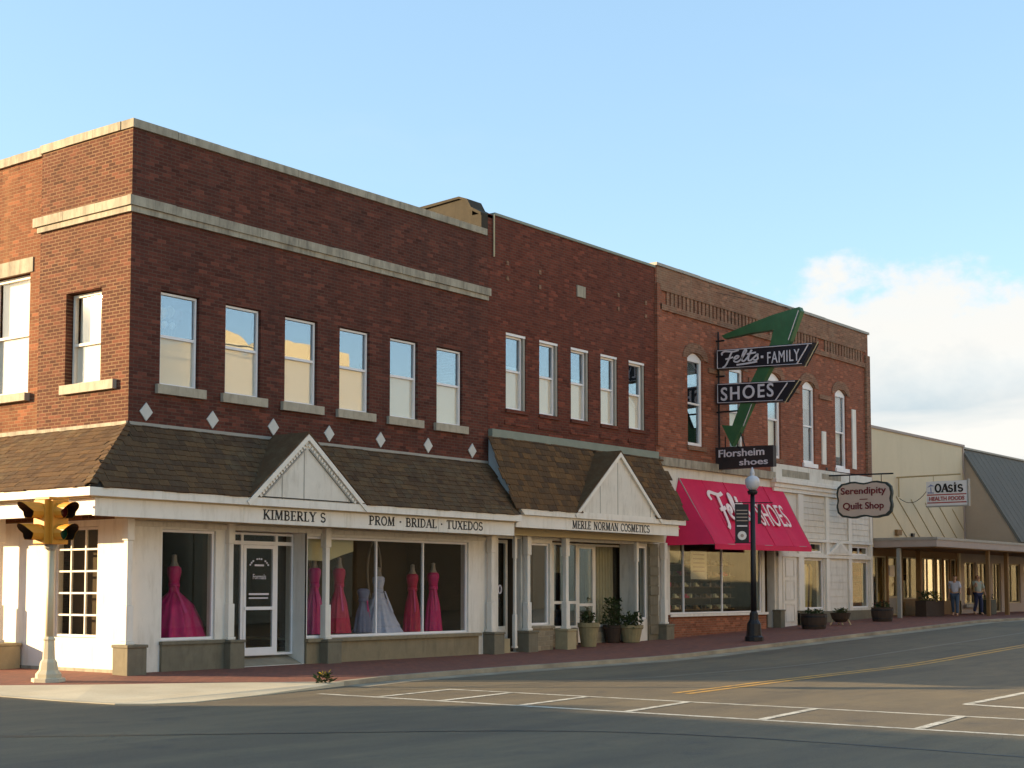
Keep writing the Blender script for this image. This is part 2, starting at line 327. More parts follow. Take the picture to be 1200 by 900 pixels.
# ------------------------------------------------------------------ builders
ORG = {}
def F(u, w, v): return (u, -w, v)        # on a street front: u along the street, w out of the wall, v up
def Lw(u, w, v): return (-w, u, v)       # on the side-street wall: u back from the corner, w out of the wall
def Wd(x, y, z): return (x, y, z)
class MB:
    def __init__(s, f=Wd): s.f = f; s.v = []; s.fc = []
    def poly(s, pts):
        i = len(s.v); s.v += [s.f(*p) for p in pts]; s.fc.append(tuple(range(i, i + len(pts)))); return s
    def box(s, a0, a1, b0, b1, c0, c1):
        i = len(s.v)
        s.v += [s.f(a, b, c) for a in (a0, a1) for b in (b0, b1) for c in (c0, c1)]
        for q in ((0, 1, 3, 2), (4, 6, 7, 5), (0, 4, 5, 1), (2, 3, 7, 6), (0, 2, 6, 4), (1, 5, 7, 3)): s.fc.append(tuple(i + k for k in q))
        return s
    def prism(s, pts, d):        # pts: closed outline (3d), extruded by vector d
        n = len(pts); i = len(s.v)
        s.v += [s.f(*p) for p in pts] + [s.f(p[0] + d[0], p[1] + d[1], p[2] + d[2]) for p in pts]
        s.fc.append(tuple(range(i, i + n))); s.fc.append(tuple(range(i + 2 * n - 1, i + n - 1, -1)))
        for k in range(n):
            j = (k + 1) % n; s.fc.append((i + k, i + j, i + n + j, i + n + k))
        return s
    def lathe(s, cx, cy, prof, n=16, fold=0, amp=0.):
        i = len(s.v)
        for r, z in prof:
            for k in range(n):
                a = 2 * math.pi * k / n; rr = r * (1 + amp * math.cos(fold * a + z * 2))
                s.v.append(s.f(cx + rr * math.cos(a), cy + rr * math.sin(a), z))
        for j in range(len(prof) - 1):
            for k in range(n):
                k2 = (k + 1) % n; s.fc.append((i + j * n + k, i + j * n + k2, i + (j + 1) * n + k2, i + (j + 1) * n + k))
        s.fc.append(tuple(i + k for k in range(n))); s.fc.append(tuple(i + (len(prof) - 1) * n + k for k in range(n)))
        return s
    def tube(s, pts, r, n=6):
        pts = [Vector(s.f(*p)) for p in pts]; i = len(s.v)
        for k, p in enumerate(pts):
            d = (pts[min(k + 1, len(pts) - 1)] - pts[max(k - 1, 0)]).normalized()
            a = Vector((0, 0, 1)) if abs(d.z) < .9 else Vector((1, 0, 0))
            e1 = d.cross(a).normalized(); e2 = d.cross(e1); rr = r[k] if isinstance(r, (list, tuple)) else r
            for q in range(n):
                t = 2 * math.pi * q / n; s.v.append(tuple(p + e1 * rr * math.cos(t) + e2 * rr * math.sin(t)))
        for k in range(len(pts) - 1):
            for q in range(n):
                q2 = (q + 1) % n; s.fc.append((i + k * n + q, i + k * n + q2, i + (k + 1) * n + q2, i + (k + 1) * n + q))
        s.fc.append(tuple(i + q for q in range(n))); s.fc.append(tuple(i + (len(pts) - 1) * n + q for q in range(n)))
        return s
def org_of(p): return ORG.get(p.name, Vector((0, 0, 0))) if p else Vector((0, 0, 0))
def mk(name, mb, mat, parent=None, org=None, smooth=False, bevel=0., kind=None):
    o0 = org_of(parent) if org is None else Vector(org)
    me = bpy.data.meshes.new(name)
    me.from_pydata([tuple(Vector(v) - o0) for v in mb.v], [], mb.fc)
    bm = bmesh.new(); bm.from_mesh(me); bmesh.ops.recalc_face_normals(bm, faces=bm.faces)
    if smooth:
        for f in bm.faces: f.smooth = True
    bm.to_mesh(me); bm.free()
    me.materials.append(M[mat] if isinstance(mat, str) else mat)
    o = bpy.data.objects.new(name, me); col.objects.link(o)
    if parent: o.parent = parent
    else: o.location = o0
    ORG[o.name] = o0
    if bevel:
        b = o.modifiers.new('bevel', 'BEVEL'); b.width = bevel; b.segments = 2
    if kind: o['kind'] = kind
    return o
def thing(name, label, cat, loc=(0, 0, 0), group=None):
    o = bpy.data.objects.new(name, None); col.objects.link(o); o.location = loc; o.empty_display_size = .3
    o['label'] = label; o['category'] = cat
    if group: o['group'] = group
    ORG[o.name] = Vector(loc); return o
def tag(o, label, cat, group=None):
    o['label'] = label; o['category'] = cat
    if group: o['group'] = group
    return o
def wall(mb, u0, u1, v0, v1, w, th, holes):
    """flat wall with rectangular openings and their reveals; front face at w, back at w-th"""
    us = sorted({u0, u1, *[a for h in holes for a in h[:2]]}); vs = sorted({v0, v1, *[a for h in holes for a in h[2:4]]})
    us = [u for u in us if u0 <= u <= u1]; vs = [v for v in vs if v0 <= v <= v1]
    for i in range(len(us) - 1):
        for j in range(len(vs) - 1):
            cu = (us[i] + us[i + 1]) / 2; cv = (vs[j] + vs[j + 1]) / 2
            if any(h[0] < cu < h[1] and h[2] < cv < h[3] for h in holes): continue
            for ww in (w, w - th):
                mb.poly([(us[i], ww, vs[j]), (us[i + 1], ww, vs[j]), (us[i + 1], ww, vs[j + 1]), (us[i], ww, vs[j + 1])])
    for a0, a1, b0, b1 in [h[:4] for h in holes] + [(u0, u1, v0, v1)]:
        for q in (((a0, w, b0), (a0, w, b1), (a0, w - th, b1), (a0, w - th, b0)), ((a1, w, b0), (a1, w, b1), (a1, w - th, b1), (a1, w - th, b0)),
                  ((a0, w, b0), (a1, w, b0), (a1, w - th, b0), (a0, w - th, b0)), ((a0, w, b1), (a1, w, b1), (a1, w - th, b1), (a0, w - th, b1))):
            mb.poly(q)
    return mb
def frame(mb, u0, u1, v0, v1, w0, w1, t, tb=None):
    tb = t if tb is None else tb
    mb.box(u0, u0 + t, w0, w1, v0, v1); mb.box(u1 - t, u1, w0, w1, v0, v1)
    mb.box(u0 + t, u1 - t, w0, w1, v0, v0 + tb); mb.box(u0 + t, u1 - t, w0, w1, v1 - t, v1)
    return mb
def tilted(f, u0, u1, w, v0, v1, th=.006, amt=.007):
    a, b = random.uniform(-amt, amt), random.uniform(-amt, amt)
    W = lambda u, v: w + a * (u - (u0 + u1) / 2) + b * (v - (v0 + v1) / 2)
    mb = MB(f); P = [(u0, v0), (u1, v0), (u1, v1), (u0, v1)]
    return mb.prism([(u, W(u, v), v) for u, v in P], (0, -th, 0))
def sash_window(parent, f, u0, u1, v0, v1, w, mats, rail=.5, t=.05, blind=True, sill=None, gu='glass_up', gl='glass_low', depth=.08, bm='blind'):
    fr = mk('window', frame(MB(f), u0, u1, v0, v1, w - depth, w, t), mats, parent)
    vm = v0 + (v1 - v0) * (1 - rail)
    mk('meeting_rail', MB(f).box(u0 + t, u1 - t, w - depth + .01, w - .012, vm - .03, vm + .025), mats, fr)
    mk('pane', tilted(f, u0 + t, u1 - t, w - .042, vm + .025, v1 - t), gu, fr)
    mk('pane', tilted(f, u0 + t, u1 - t, w - .054, v0 + t, vm - .03), gl, fr)
    if blind: mk('blind', MB(f).box(u0 + t, u1 - t, w - .085, w - .078, v0 + .02, vm + (random.choice((-.03, .0, .0, .05, .12)) if blind is True else blind)), bm, fr)
    if sill: mk('sill', MB(f).box(u0 - sill[0], u1 + sill[1], w - .1, sill[2], v0 - sill[3], v0 - .003), 'sill', fr)
    return fr

# ------------------------------------------------------------------ ground
def rise(x):
    if x <= 12: return 0.
    if x < 16: return .027 * (x - 14) * 0 + .054 * ((x - 12) / 4) ** 2
    if x < 34: return .027 * (x - 14)
    return min(.58 + .0012 * (x - 36), .027 * (x - 14)) if x < 36 else .58 + .0012 * (min(x, 400) - 36)
ROAD = -.135
xs = [-900, -300, -100, -60, -40, -30] + [-24 + 1.5 * i for i in range(60)] + [70, 80, 100, 140, 220, 400, 1200]
ys = [-900, -200, -60, -40] + [-30 + 3 * i for i in range(14)] + [30, 60, 200, 900]
g = MB()
for i in range(len(xs) - 1):
    for j in range(len(ys) - 1):
        g.poly([(x, y, ROAD + rise(x)) for x, y in ((xs[i], ys[j]), (xs[i + 1], ys[j]), (xs[i + 1], ys[j + 1]), (xs[i], ys[j + 1]))])
mk('road', g, 'asphalt', kind='structure')
# kerb line of the near corner (outer edge of the pavement)
corner = [(-4.0, 60), (-4.0, 20), (-4.0, 8), (-4.0, 1.0), (-4.0, -3.9), (-3.9, -4.8), (-3.55, -5.25), (-2.9, -5.45), (-1.3, -5.15), (.5, -4.75), (1.4, -4.52)]
front = [(1.4, -4.52), (3.1, -4.12), (5, -3.98), (7, -3.9)] + [(7 + 2 * i, -3.9 - max(0, (2 * i - 12)) * .02) for i in range(1, 30)] + [(120, -5), (400, -5)]
def sz(x, y): return rise(x) + .012 * min(0, y if x > 0 else max(y, x) if False else -math.hypot(min(x, 0), min(y, 0)))
def flat(name, pts, mat, zf, th=0.):
    mb = MB(); V = [Vector((x, y, 0)) for x, y in pts]
    for t in tessellate_polygon([V]): mb.poly([(V[k].x, V[k].y, zf(V[k].x, V[k].y)) for k in t])
    return mk(name, mb, mat, kind='structure')
# brick pavement: side street + front, pale concrete ramp at the corner
rampA, rampB = (-4.0, .3), (1.4, -4.52)
flat('pavement', [(0.3, 60), (-4.0, 60), (-4.0, 20), (-4.0, 8), (-4.0, 1.0), rampA, (-2.1, -1.9), (-.55, -3.05), rampB, (1.4, .5), (.3, .5)], 'paver', sz)
mb = MB()
for (x0, y0), (x1, y1) in zip(front, front[1:]):
    mb.poly([(x0, .8, sz(x0, .8)), (x1, .8, sz(x1, .8)), (x1, y1, sz(x1, y1)), (x0, y0, sz(x0, y0))])
mk('pavement', mb, 'paver', kind='structure')
def rz(x, y):
    return sz(x, y) if any(abs(x - a) + abs(y - b) < .01 for a, b in ((-4.0, .3), (-4.0, 1.0), (-2.1, -1.9), (-.55, -3.05), (1.4, -4.52))) else (-.09 if x > 0 else -.122)
flat('corner_ramp', [rampA] + [(-4.0, -1.8), (-4.0, -3.9), (-3.9, -4.8), (-3.55, -5.25), (-2.9, -5.45), (-1.3, -5.15), (.5, -4.75)] + [rampB, (-.55, -3.05), (-2.1, -1.9)], 'concrete', rz)
def kerb(pts, nm):
    mb = MB()
    for (x0, y0), (x1, y1) in zip(pts, pts[1:]):
        d = Vector((x1 - x0, y1 - y0)).normalized(); n = Vector((-d.y, d.x)) * .16
        if n.y < 0 and n.x < 0: n = -n
        za, zb = sz(x0, y0) + .005, sz(x1, y1) + .005
        a0, a1 = (x0, y0), (x1, y1); b0, b1 = (x0 + n.x, y0 + n.y), (x1 + n.x, y1 + n.y)
        mb.poly([(*a0, za), (*a1, zb), (*b1, zb), (*b0, za)])
        mb.poly([(*a0, za), (*a1, zb), (*a1, zb - .25), (*a0, za - .25)])
    return mk(nm, mb, 'kerb', kind='structure')
kerb(front, 'kerb'); kerb(list(reversed(corner[:4])), 'kerb')
rim = [(-4.0, 1.0), (-4.0, .3), (-4.0, -1.8), (-4.0, -3.9), (-3.9, -4.8), (-3.55, -5.25), (-2.9, -5.45), (-1.3, -5.15), (.5, -4.75), rampB]
mb = MB()
for p, q in zip(rim, rim[1:]): mb.poly([(*p, rz(*p)), (*q, rz(*q)), (*q, -.4), (*p, -.4)])
mk('kerb', mb, 'concrete', kind='structure')
# gutter strip and painted lines, each sheet lying just above the road
def smooth_pts(pts, n=8):
    out = []
    for k in range(len(pts) - 1):
        p0, p1, p2, p3 = (Vector(pts[max(0, min(len(pts) - 1, k + d))]) for d in (-1, 0, 1, 2))
        for i in range(n):
            t_ = i / n; q = .5 * ((2 * p1) + (p2 - p0) * t_ + (2 * p0 - 5 * p1 + 4 * p2 - p3) * t_ ** 2 + (3 * p1 - p0 - 3 * p2 + p3) * t_ ** 3)
            out.append((q.x + random.uniform(-.02, .02), q.y + random.uniform(-.02, .02)))
    return out + [pts[-1]]
def strip(name, pts, wd, mat, lift=.004, step=1.5):
    mb = MB()
    for (x0, y0), (x1, y1) in zip(pts, pts[1:]):
        L_ = math.hypot(x1 - x0, y1 - y0); n = max(1, int(L_ / step)); d = ((x1 - x0) / L_, (y1 - y0) / L_); nn = (-d[1] * wd / 2, d[0] * wd / 2)
        for k in range(n):
            a = (x0 + (x1 - x0) * k / n, y0 + (y1 - y0) * k / n); b = (x0 + (x1 - x0) * (k + 1) / n, y0 + (y1 - y0) * (k + 1) / n)
            mb.poly([(p[0] + s_ * nn[0], p[1] + s_ * nn[1], ROAD + rise(p[0]) + lift) for p, s_ in ((a, -1), (b, -1), (b, 1), (a, 1))])
    return mk(name, mb, mat, kind='structure')
gut = [(p[0], p[1] - .3) for p in front if p[0] < 75]
strip('gutter', gut, .5, 'kerb', .003)
strip('crosswalk_line', [(-.35, -5.6), (-.35, -18)], .14, 'line_white')
strip('crosswalk_line', [(1.85, -6.6), (1.85, -17)], .12, 'line_white')
for yb in (-6.8, -8.15, -9.7, -11.6, -13.75, -15.95):
    strip('crosswalk_bar', [(-.27, yb - .12), (1.78, yb + .1)], .13, 'line_white', .006)
strip('edge_line', [(.2, -5.5), (1.8, -6.2), (4.2, -6.75), (7.1, -7.6), (12, -7.8), (30, -7.8)], .06, 'line_faint')
strip('lane_line', [(4.0, -15.1), (9, -14.9), (30, -14.7)], .14, 'line_white')
strip('stop_line', [(3.95, -15.1), (3.3, -18.5)], .2, 'line_white', .006)
for off in (-.13, .13): strip('centre_line', [(3.4, -10.42 + off), (8, -10.1 + off), (12, -9.95 + off), (36, -9.9 + off), (150, -9.9 + off)], .13, 'line_yellow')
strip('tar_seam', smooth_pts([(-9, -6.5), (-7.4, -8.3), (-5.5, -10.2), (-3.6, -12.2), (-2.8, -13.8), (-2.55, -16), (-2.7, -19)]), .045, 'black', .004)

# ------------------------------------------------------------------ lettering
def glyph_strokes():
    T, t = .17, .085
    arc = lambda cx, cy, rx, ry, a0, a1, n=10: [(cx + rx * math.cos(math.radians(a0 + (a1 - a0) * k / n)), cy + ry * math.sin(math.radians(a0 + (a1 - a0) * k / n))) for k in range(n + 1)]
    sf = lambda x, y, l=.30: ([(x - l / 2, y), (x + l / 2, y)], .07)
    st = lambda x: [([(x, 0), (x, 1)], T), sf(x, .035, .36), sf(x, .965, .36)]
    G = {}
    G['I'] = (.42, st(.2))
    G['K'] = (.9, st(.2) + [([(.26, .4), (.68, .96)], t), ([(.36, .55), (.74, .04)], T), sf(.7, .965), sf(.76, .035)])
    G['M'] = (1.08, [([(.16, 0), (.2, 1)], t), ([(.22, 1), (.52, .05)], T), ([(.52, .05), (.82, 1)], t), ([(.86, 0), (.86, 1)], T), sf(.16, .035), sf(.18, .965, .26), sf(.86, .035), sf(.88, .965, .26)])
    G['N'] = (.96, [([(.18, 0), (.18, 1)], t), ([(.2, .98), (.74, .04)], T), ([(.76, 0), (.76, 1)], t), sf(.18, .035), sf(.16, .965, .26), sf(.76, .965)])
    G['P'] = (.78, st(.2) + [([(.2, .96), (.42, .96)] + arc(.42, .73, .23, .23, 90, -90) + [(.2, .5)], t + .03)])
    G['B'] = (.8, st(.2) + [([(.2, .96), (.4, .96)] + arc(.4, .74, .2, .22, 90, -90) + [(.2, .52)], t + .03), ([(.4, .52)] + arc(.42, .28, .24, .24, 90, -90) + [(.2, .04)], t + .03)])
    G['R'] = (.86, G['P'][1] + [([(.4, .5), (.72, .04)], T), sf(.76, .035, .2)])
    G['D'] = (.88, st(.2) + [([(.2, .96), (.38, .96)] + arc(.38, .5, .36, .46, 90, -90) + [(.2, .04)], t + .03)])
    G['E'] = (.74, st(.2) + [([(.2, .96), (.62, .96)], t), ([(.2, .5), (.5, .5)], t), ([(.2, .04), (.64, .04)], t), ([(.62, .8), (.62, .98)], .06), ([(.64, .02), (.64, .2)], .06), ([(.5, .4), (.5, .6)], .06)])
    G['F'] = (.7, st(.2) + [([(.2, .96), (.62, .96)], t), ([(.2, .5), (.5, .5)], t), ([(.62, .8), (.62, .98)], .06)])
    G['L'] = (.7, st(.2) + [([(.2, .04), (.62, .04)], t), ([(.62, .02), (.62, .24)], .06)])
    G['T'] = (.76, [([(.38, 0), (.38, 1)], T), ([(.06, .96), (.7, .96)], t), ([(.07, .78), (.07, .98)], .06), ([(.69, .78), (.69, .98)], .06), sf(.38, .035, .36)])
    G['U'] = (.9, [([(.2, 1), (.2, .35)] + arc(.46, .32, .26, .28, 180, 360) + [(.72, .35), (.72, 1)], t + .04), sf(.2, .965, .34), sf(.72, .965)])
    G['X'] = (.86, [([(.14, .98), (.72, .02)], T), ([(.12, .02), (.7, .98)], t), sf(.14, .965), sf(.72, .965), sf(.12, .035), sf(.74, .035)])
    G['Y'] = (.84, [([(.12, .98), (.42, .48)], T), ([(.72, .98), (.42, .48)], t), ([(.42, .5), (.42, 0)], T), sf(.12, .965), sf(.72, .965), sf(.42, .035, .34)])
    G['O'] = (.9, [(arc(.45, .5, .34, .46, 90, 450, 20), .125)])
    G['C'] = (.84, [(arc(.46, .5, .35, .46, 45, 315, 16), .125), ([(.72, .72), (.72, .94)], .06)])
    G['S'] = (.7, [(arc(.34, .73, .24, .23, 20, 270, 10) + arc(.34, .27, .26, .23, 90, -160, 10), .125)])
    G['A'] = (.9, [([(.1, .02), (.44, 1)], t), ([(.46, 1), (.78, .02)], T), ([(.22, .34), (.66, .34)], .07), sf(.1, .035), sf(.78, .035)])
    G['H'] = (.92, st(.2) + [([(.72, 0), (.72, 1)], T), sf(.72, .035, .34), sf(.72, .965, .34), ([(.2, .5), (.72, .5)], t)])
    G['·'] = (.5, [([(.17, .5), (.33, .5)], .16)])
    G[' '] = (.5, [])
    return G
GL = glyph_strokes()
def ribbon(mb, pts, wd, org, U, V, N, depth, lift):
    P = [Vector((p[0], p[1])) for p in pts]
    L_, R_ = [], []
    for k, p in enumerate(P):
        d = (P[min(k + 1, len(P) - 1)] - P[max(k - 1, 0)])
        d = d.normalized() if d.length > 1e-9 else Vector((1, 0)); n = Vector((-d.y, d.x)) * ((wd[k] if isinstance(wd, list) else wd) / 2)
        L_.append(p + n); R_.append(p - n)
    out = L_ + R_[::-1]
    # strip of quads with thickness
    i = len(mb.v)
    for l, r in zip(L_, R_):
        for q in (l, r):
            for h in (lift, -depth): mb.v.append(tuple(org + U * q.x + V * q.y + N * h))
    for k in range(len(P) - 1):
        a = i + 4 * k; b = a + 4
        mb.fc += [(a, b, b + 2, a + 2), (a + 1, a + 3, b + 3, b + 1), (a, a + 1, b + 1, b), (a + 2, b + 2, b + 3, a + 3)]
    e = i + 4 * (len(P) - 1); mb.fc += [(i, i + 2, i + 3, i + 1), (e, e + 1, e + 3, e + 2)]
def serif_text(name, s, parent, mat, p0, U, V, N, height, width, depth=.015, wt=1.0):
    tot = sum(GL[c][0] for c in s); k = width / tot; x = 0; org = Vector(p0); j = 0
    for c in s:
        w_, st = GL[c]; mb = MB()
        for pts, wd in st:
            j += 1
            ribbon(mb, [((x + px) * k, py * height) for px, py in pts], wd * wt * (height + k) / 2, org, Vector(U), Vector(V), Vector(N), depth, .006 + .0006 * (j % 7))
        x += w_
        if mb.v: mk('letter', mb, mat, parent)
def font_text(name, s, parent, mat, p0, U, V, N, height, width=None, bold=0., shear=0., depth=.012, spacing=1.0, small=False):
    cu = bpy.data.curves.new('text', 'FONT'); cu.body = s; cu.size = 1.0; cu.extrude = .5; cu.offset = bold; cu.shear = shear; cu.space_character = spacing; cu.resolution_u = 4
    to = bpy.data.objects.new('text', cu); col.objects.link(to)
    dg = bpy.context.evaluated_depsgraph_get(); me = bpy.data.meshes.new_from_object(to.evaluated_get(dg))
    bpy.data.objects.remove(to); bpy.data.curves.remove(cu)
    vs = [v.co.copy() for v in me.vertices]; x0 = min(v.x for v in vs); x1 = max(v.x for v in vs); y0 = min(v.y for v in vs); y1 = max(v.y for v in vs)
    sy = height / (y1 - y0); sx = sy if width is None else width / (x1 - x0); U, V, N, p0 = Vector(U), Vector(V), Vector(N), Vector(p0)
    mb = MB(); mb.v = [tuple(p0 + U * (v.x - x0) * sx + V * (v.y - y0) * sy + N * (v.z * 2 * depth)) for v in vs]; mb.fc = [tuple(p.vertices) for p in me.polygons]
    bpy.data.meshes.remove(me)
    if small: return mk(name, mb, mat, parent, kind='stuff')
    # one object per letter: join the loose islands that overlap along the line (the dot of an i belongs to its stem)
    par = list(range(len(mb.v)))
    def find(a):
        while par[a] != a: par[a] = par[par[a]]; a = par[a]
        return a
    for f_ in mb.fc:
        for q in f_[1:]: par[find(q)] = find(f_[0])
    isl = {}
    for f_ in mb.fc: isl.setdefault(find(f_[0]), []).append(f_)
    rngs = sorted((min(vs[q].x for f_ in fs_ for q in f_), max(vs[q].x for f_ in fs_ for q in f_), fs_) for fs_ in isl.values())
    groups = []
    for a, b, fs_ in rngs:
        if groups and min(b, groups[-1][1]) - a > .5 * min(b - a, groups[-1][1] - groups[-1][0]): groups[-1][1] = max(b, groups[-1][1]); groups[-1][2] += fs_
        else: groups.append([a, b, list(fs_)])
    for a, b, fs_ in groups:
        m2 = MB(); idx = {}
        for f_ in fs_: m2.fc.append(tuple(idx.setdefault(q, len(idx)) for q in f_))
        m2.v = [mb.v[q] for q in idx]; mk('letter', m2, mat, parent)
X3, Y3, Z3 = (1, 0, 0), (0, 1, 0), (0, 0, 1); NF = (0, -1, 0)

def post(parent, u, w, v0, v1, mat='white', f=F, wd=.17):
    mb = MB(f); h = wd / 2; h2 = h * .72; m = v0 + (v1 - v0) * .30; m2 = v0 + (v1 - v0) * .80
    mb.box(u - h * 1.25, u + h * 1.25, w - h * 1.25, w + h * 1.25, v0, v0 + .06)
    mb.box(u - h, u + h, w - h, w + h, v0 + .06, m); mb.box(u - h2, u + h2, w - h2, w + h2, m, m2); mb.box(u - h, u + h, w - h, w + h, m2, v1)
    return mk('post', mb, mat, parent, bevel=.012)
def pedestal(parent, u, w, v0, v1, wd, mat='stone_dark', f=F):
    mb = MB(f); h = wd / 2
    mb.box(u - h, u + h, w - h, w + h, v0, v1 - .06); mb.box(u - h - .02, u + h + .02, w - h - .02, w + h + .02, v1 - .06, v1)
    return mk('pedestal', mb, mat, parent, bevel=.015)
def stones(parent, name, f, u0, u1, n, w0, w1, v0, v1, mat, slope=0., jit=.006):
    L_ = (u1 - u0) / n
    for k in range(n):
        a = u0 + k * L_ + .004; b = u0 + (k + 1) * L_ - .004; j = random.uniform(-jit, jit); j2 = random.uniform(-jit, jit)
        mk(name, MB(f).box(a, b, w0, w1 + j, v0 + j2 * .5, v1 + j2), mat, parent)

# ------------------------------------------------------------------ wood shakes
SHK = {}
def shake_mesh(wd, ln, mat):
    key = (round(wd, 2), round(ln, 2), mat)
    if key not in SHK:
        me = bpy.data.meshes.new('shingle'); h = wd / 2
        v = [(-h, 0, .0), (h, 0, .0), (h, ln, .0), (-h, ln, .0), (-h, 0, .028), (h, 0, .028), (h, ln, .006), (-h, ln, .006)]
        me.from_pydata(v, [], [(3, 2, 1, 0), (4, 5, 6, 7), (0, 1, 5, 4), (1, 2, 6, 5), (2, 3, 7, 6), (3, 0, 4, 7)]); me.materials.append(M[mat]); SHK[key] = me
    return SHK[key]
def shingle_roof(roof, planes, mat, nmax=300, expo=.14):
    """planes: (origin, along, up-slope, normal, length, slope length, keep(u,t)) ; nearest 300 are parts, the rest one stuff part"""
    items = []
    for (o, A, B, N, ln, sl, keep) in planes:
        rows = int(sl / expo)
        for r in range(rows + 1):
            u = -random.uniform(0, .2) - .1
            while u < ln:
                wd = random.choice((.14, .18, .22, .26, .30)); c = u + wd / 2; u += wd + .006
                t = r * expo
                if not keep(c, (t + expo * .5) / sl): continue
                ex = min(expo * 1.9, sl - t + .03)
                p = o + A * c + B * (t + random.uniform(-.012, .012)) + N * (.012 + random.uniform(0, .006))
                tilt = random.uniform(-.02, .02)
                items.append((p, (A * math.cos(tilt) + B * math.sin(tilt)), (B * math.cos(tilt) - A * math.sin(tilt)), N, wd, ex))
    camp = cam.location; items.sort(key=lambda i: (i[0] - camp).length)
    o0 = org_of(roof); rest = MB()
    for k, (p, A, B, N, wd, ex) in enumerate(items):
        tiltN = (B * .985 + N * .0).normalized()
        mat4 = Matrix(((A.x, tiltN.x, N.x, p.x - o0.x), (A.y, tiltN.y, N.y, p.y - o0.y), (A.z, tiltN.z, N.z, p.z - o0.z), (0, 0, 0, 1)))
        me = shake_mesh(wd, ex, mat)
        if k < nmax:
            ob = bpy.data.objects.new('shingle', me); col.objects.link(ob); ob.parent = roof; ob.matrix_local = mat4
        else:
            i = len(rest.v); rest.v += [tuple(mat4 @ v.co + o0) for v in me.vertices]; rest.fc += [tuple(i + q for q in pl.vertices) for pl in me.polygons]
    if rest.v: mk('shingles', rest, mat, roof, kind='stuff')

def gable(parent, x0, x1, xa, zb, za, yf, yb, mat_roof, dent=True):
    """little white gable standing on a canopy roof: face at yf, roof running back to yb"""
    gb = mk('gable', MB().prism([(x0, yf, zb), (x1, yf, zb), (xa, yf, za)], (0, .06, 0)), 'white_old', parent)
    d = Vector((0, -.05, 0))
    for xe, sg in ((x0, 1), (x1, -1)):
        e = Vector((xe, yf, zb)); a = Vector((xa, yf, za)); dr = (a - e).normalized(); n = Vector((dr.z * sg, 0, -dr.x * sg))     # towards the inside
        if n.z > 0: n = -n
        mk('rake_trim', MB().prism([tuple(e - dr * .12), tuple(a), tuple(a + n * .10), tuple(e - dr * .12 + n * .10)], (0, -.07, 0)), 'white', gb)
        if dent:
            mb = MB(); L_ = (a - e).length; k = .25
            while k < L_ - .12:
                p = e + dr * k + n * .115; q = p + n * .07
                mb.prism([tuple(p), tuple(p + dr * .05), tuple(q + dr * .05), tuple(q)], (0, -.03, 0)); k += .095
            mk('dentils', mb, 'white', gb, kind='stuff')
            mk('inner_trim', MB().prism([tuple(e + dr * .35 + n * .195), tuple(a - dr * .25 + n * .195), tuple(a - dr * .25 + n * .225), tuple(e + dr * .35 + n * .225)], (0, -.035, 0)), 'flash_grey', gb)
    mk('apex_block', MB().prism([(xa - .11, yf, za - .14), (xa + .11, yf, za - .14), (xa, yf, za - .005)], (0, -.072, 0)), 'white', gb)
    xm = (x0 + xa) / 2 + .1
    for a_, b_ in ((xm, zb + (za - zb) * .45), (xa - .08, za - .3), (x1 - .5, zb + .28)): mk('panel_seam', MB().box(a_, a_ + .02, yf - .006, yf, zb, b_), 'flash_grey', gb)
    for xe in (x0, x1):
        s_ = -1 if xe == x0 else 1
        mk('gable_roof', MB().prism([(xe + s_ * .05, yf - .075, zb - .0), (xa, yf - .075, za + .012), (xa, yb + .06, za + .012), (xe + s_ * .05, yf + .02, zb - .0)], (0, 0, .035)), mat_roof, gb)
    return gb

# ================================================================== CORNER BUILDING (dark brick, dress shop)
A = thing('brick_building', 'dark brown brick corner building with six upper front windows and a dress shop below', 'building', (0, 0, 0))
AX = 11.35; AH = 10.75
wins = [(.753 + 1.71 * k, 1.753 + 1.71 * k, 5.70, 7.61) for k in range(6)]
mk('front_wall', wall(MB(F), .0, AX, 3.3, AH, 0, .3, wins), 'brick_front', A)
mk('side_wall', wall(MB(Lw), .301, 2.98, 3.0, AH, 0, .3, [(.9, 2.06, 5.74, 7.66)]).box(.0, .301, -.3, 0, 3.0, AH) if False else wall(MB(Lw), .002, 2.98, 3.0, AH, .002, .3, [(.9, 2.06, 5.74, 7.66)]), 'brick_side', A)
mk('side_wall', wall(MB(Lw), 2.98, 14, 3.0, AH - .03, -.07, .3, [(3.42, 4.9, 5.72, 8.32), (6.4, 7.9, 5.72, 8.32), (9.4, 10.9, 5.72, 8.32)]), 'brick_light', A)
mk('rear_wall', MB().box(.3, AX, 13.7, 14, 0, AH).box(AX - .25, AX - .002, .3, 13.7, 0, AH), 'brick_front', A)
mk('roof', MB().box(.28, AX - .25, .28, 13.7, 10.1, 10.2), 'deck', A)
mk('upper_floor', MB().box(.28, AX - .25, 2.2, 2.3, 4.0, 10.1).box(.28, AX - .25, .28, 13.7, 3.35, 3.45), 'dark', A)
mk('partition', MB().box(2.3, 2.4, 2.3, 13.7, 3.45, 10.1), 'dark', A)
stones(A, 'coping_stone', F, -.04, AX - .1, 10, -.34, .05, AH, AH + .17, 'stone')
stones(A, 'coping_stone', Lw, .345, 3.02, 3, -.34, .045, AH, AH + .172, 'stone')
stones(A, 'coping_stone', Lw, 3.02, 14, 10, -.4, .0, AH - .03, AH + .16, 'stone')
stones(A, 'band_stone', F, -.12, AX + .0, 10, .004, .10, 9.17, 9.36, 'stone', jit=.008)
stones(A, 'band_stone', Lw, .0, 3.12, 3, .004, .115, 9.172, 9.362, 'stone', jit=.004)
mk('band_ledge', MB(F).box(-.07, AX - .05, .003, .065, 9.05, 9.168), 'stone', A)
mk('band_ledge', MB(Lw).box(.0, 3.02, .003, .07, 9.052, 9.17), 'stone', A)
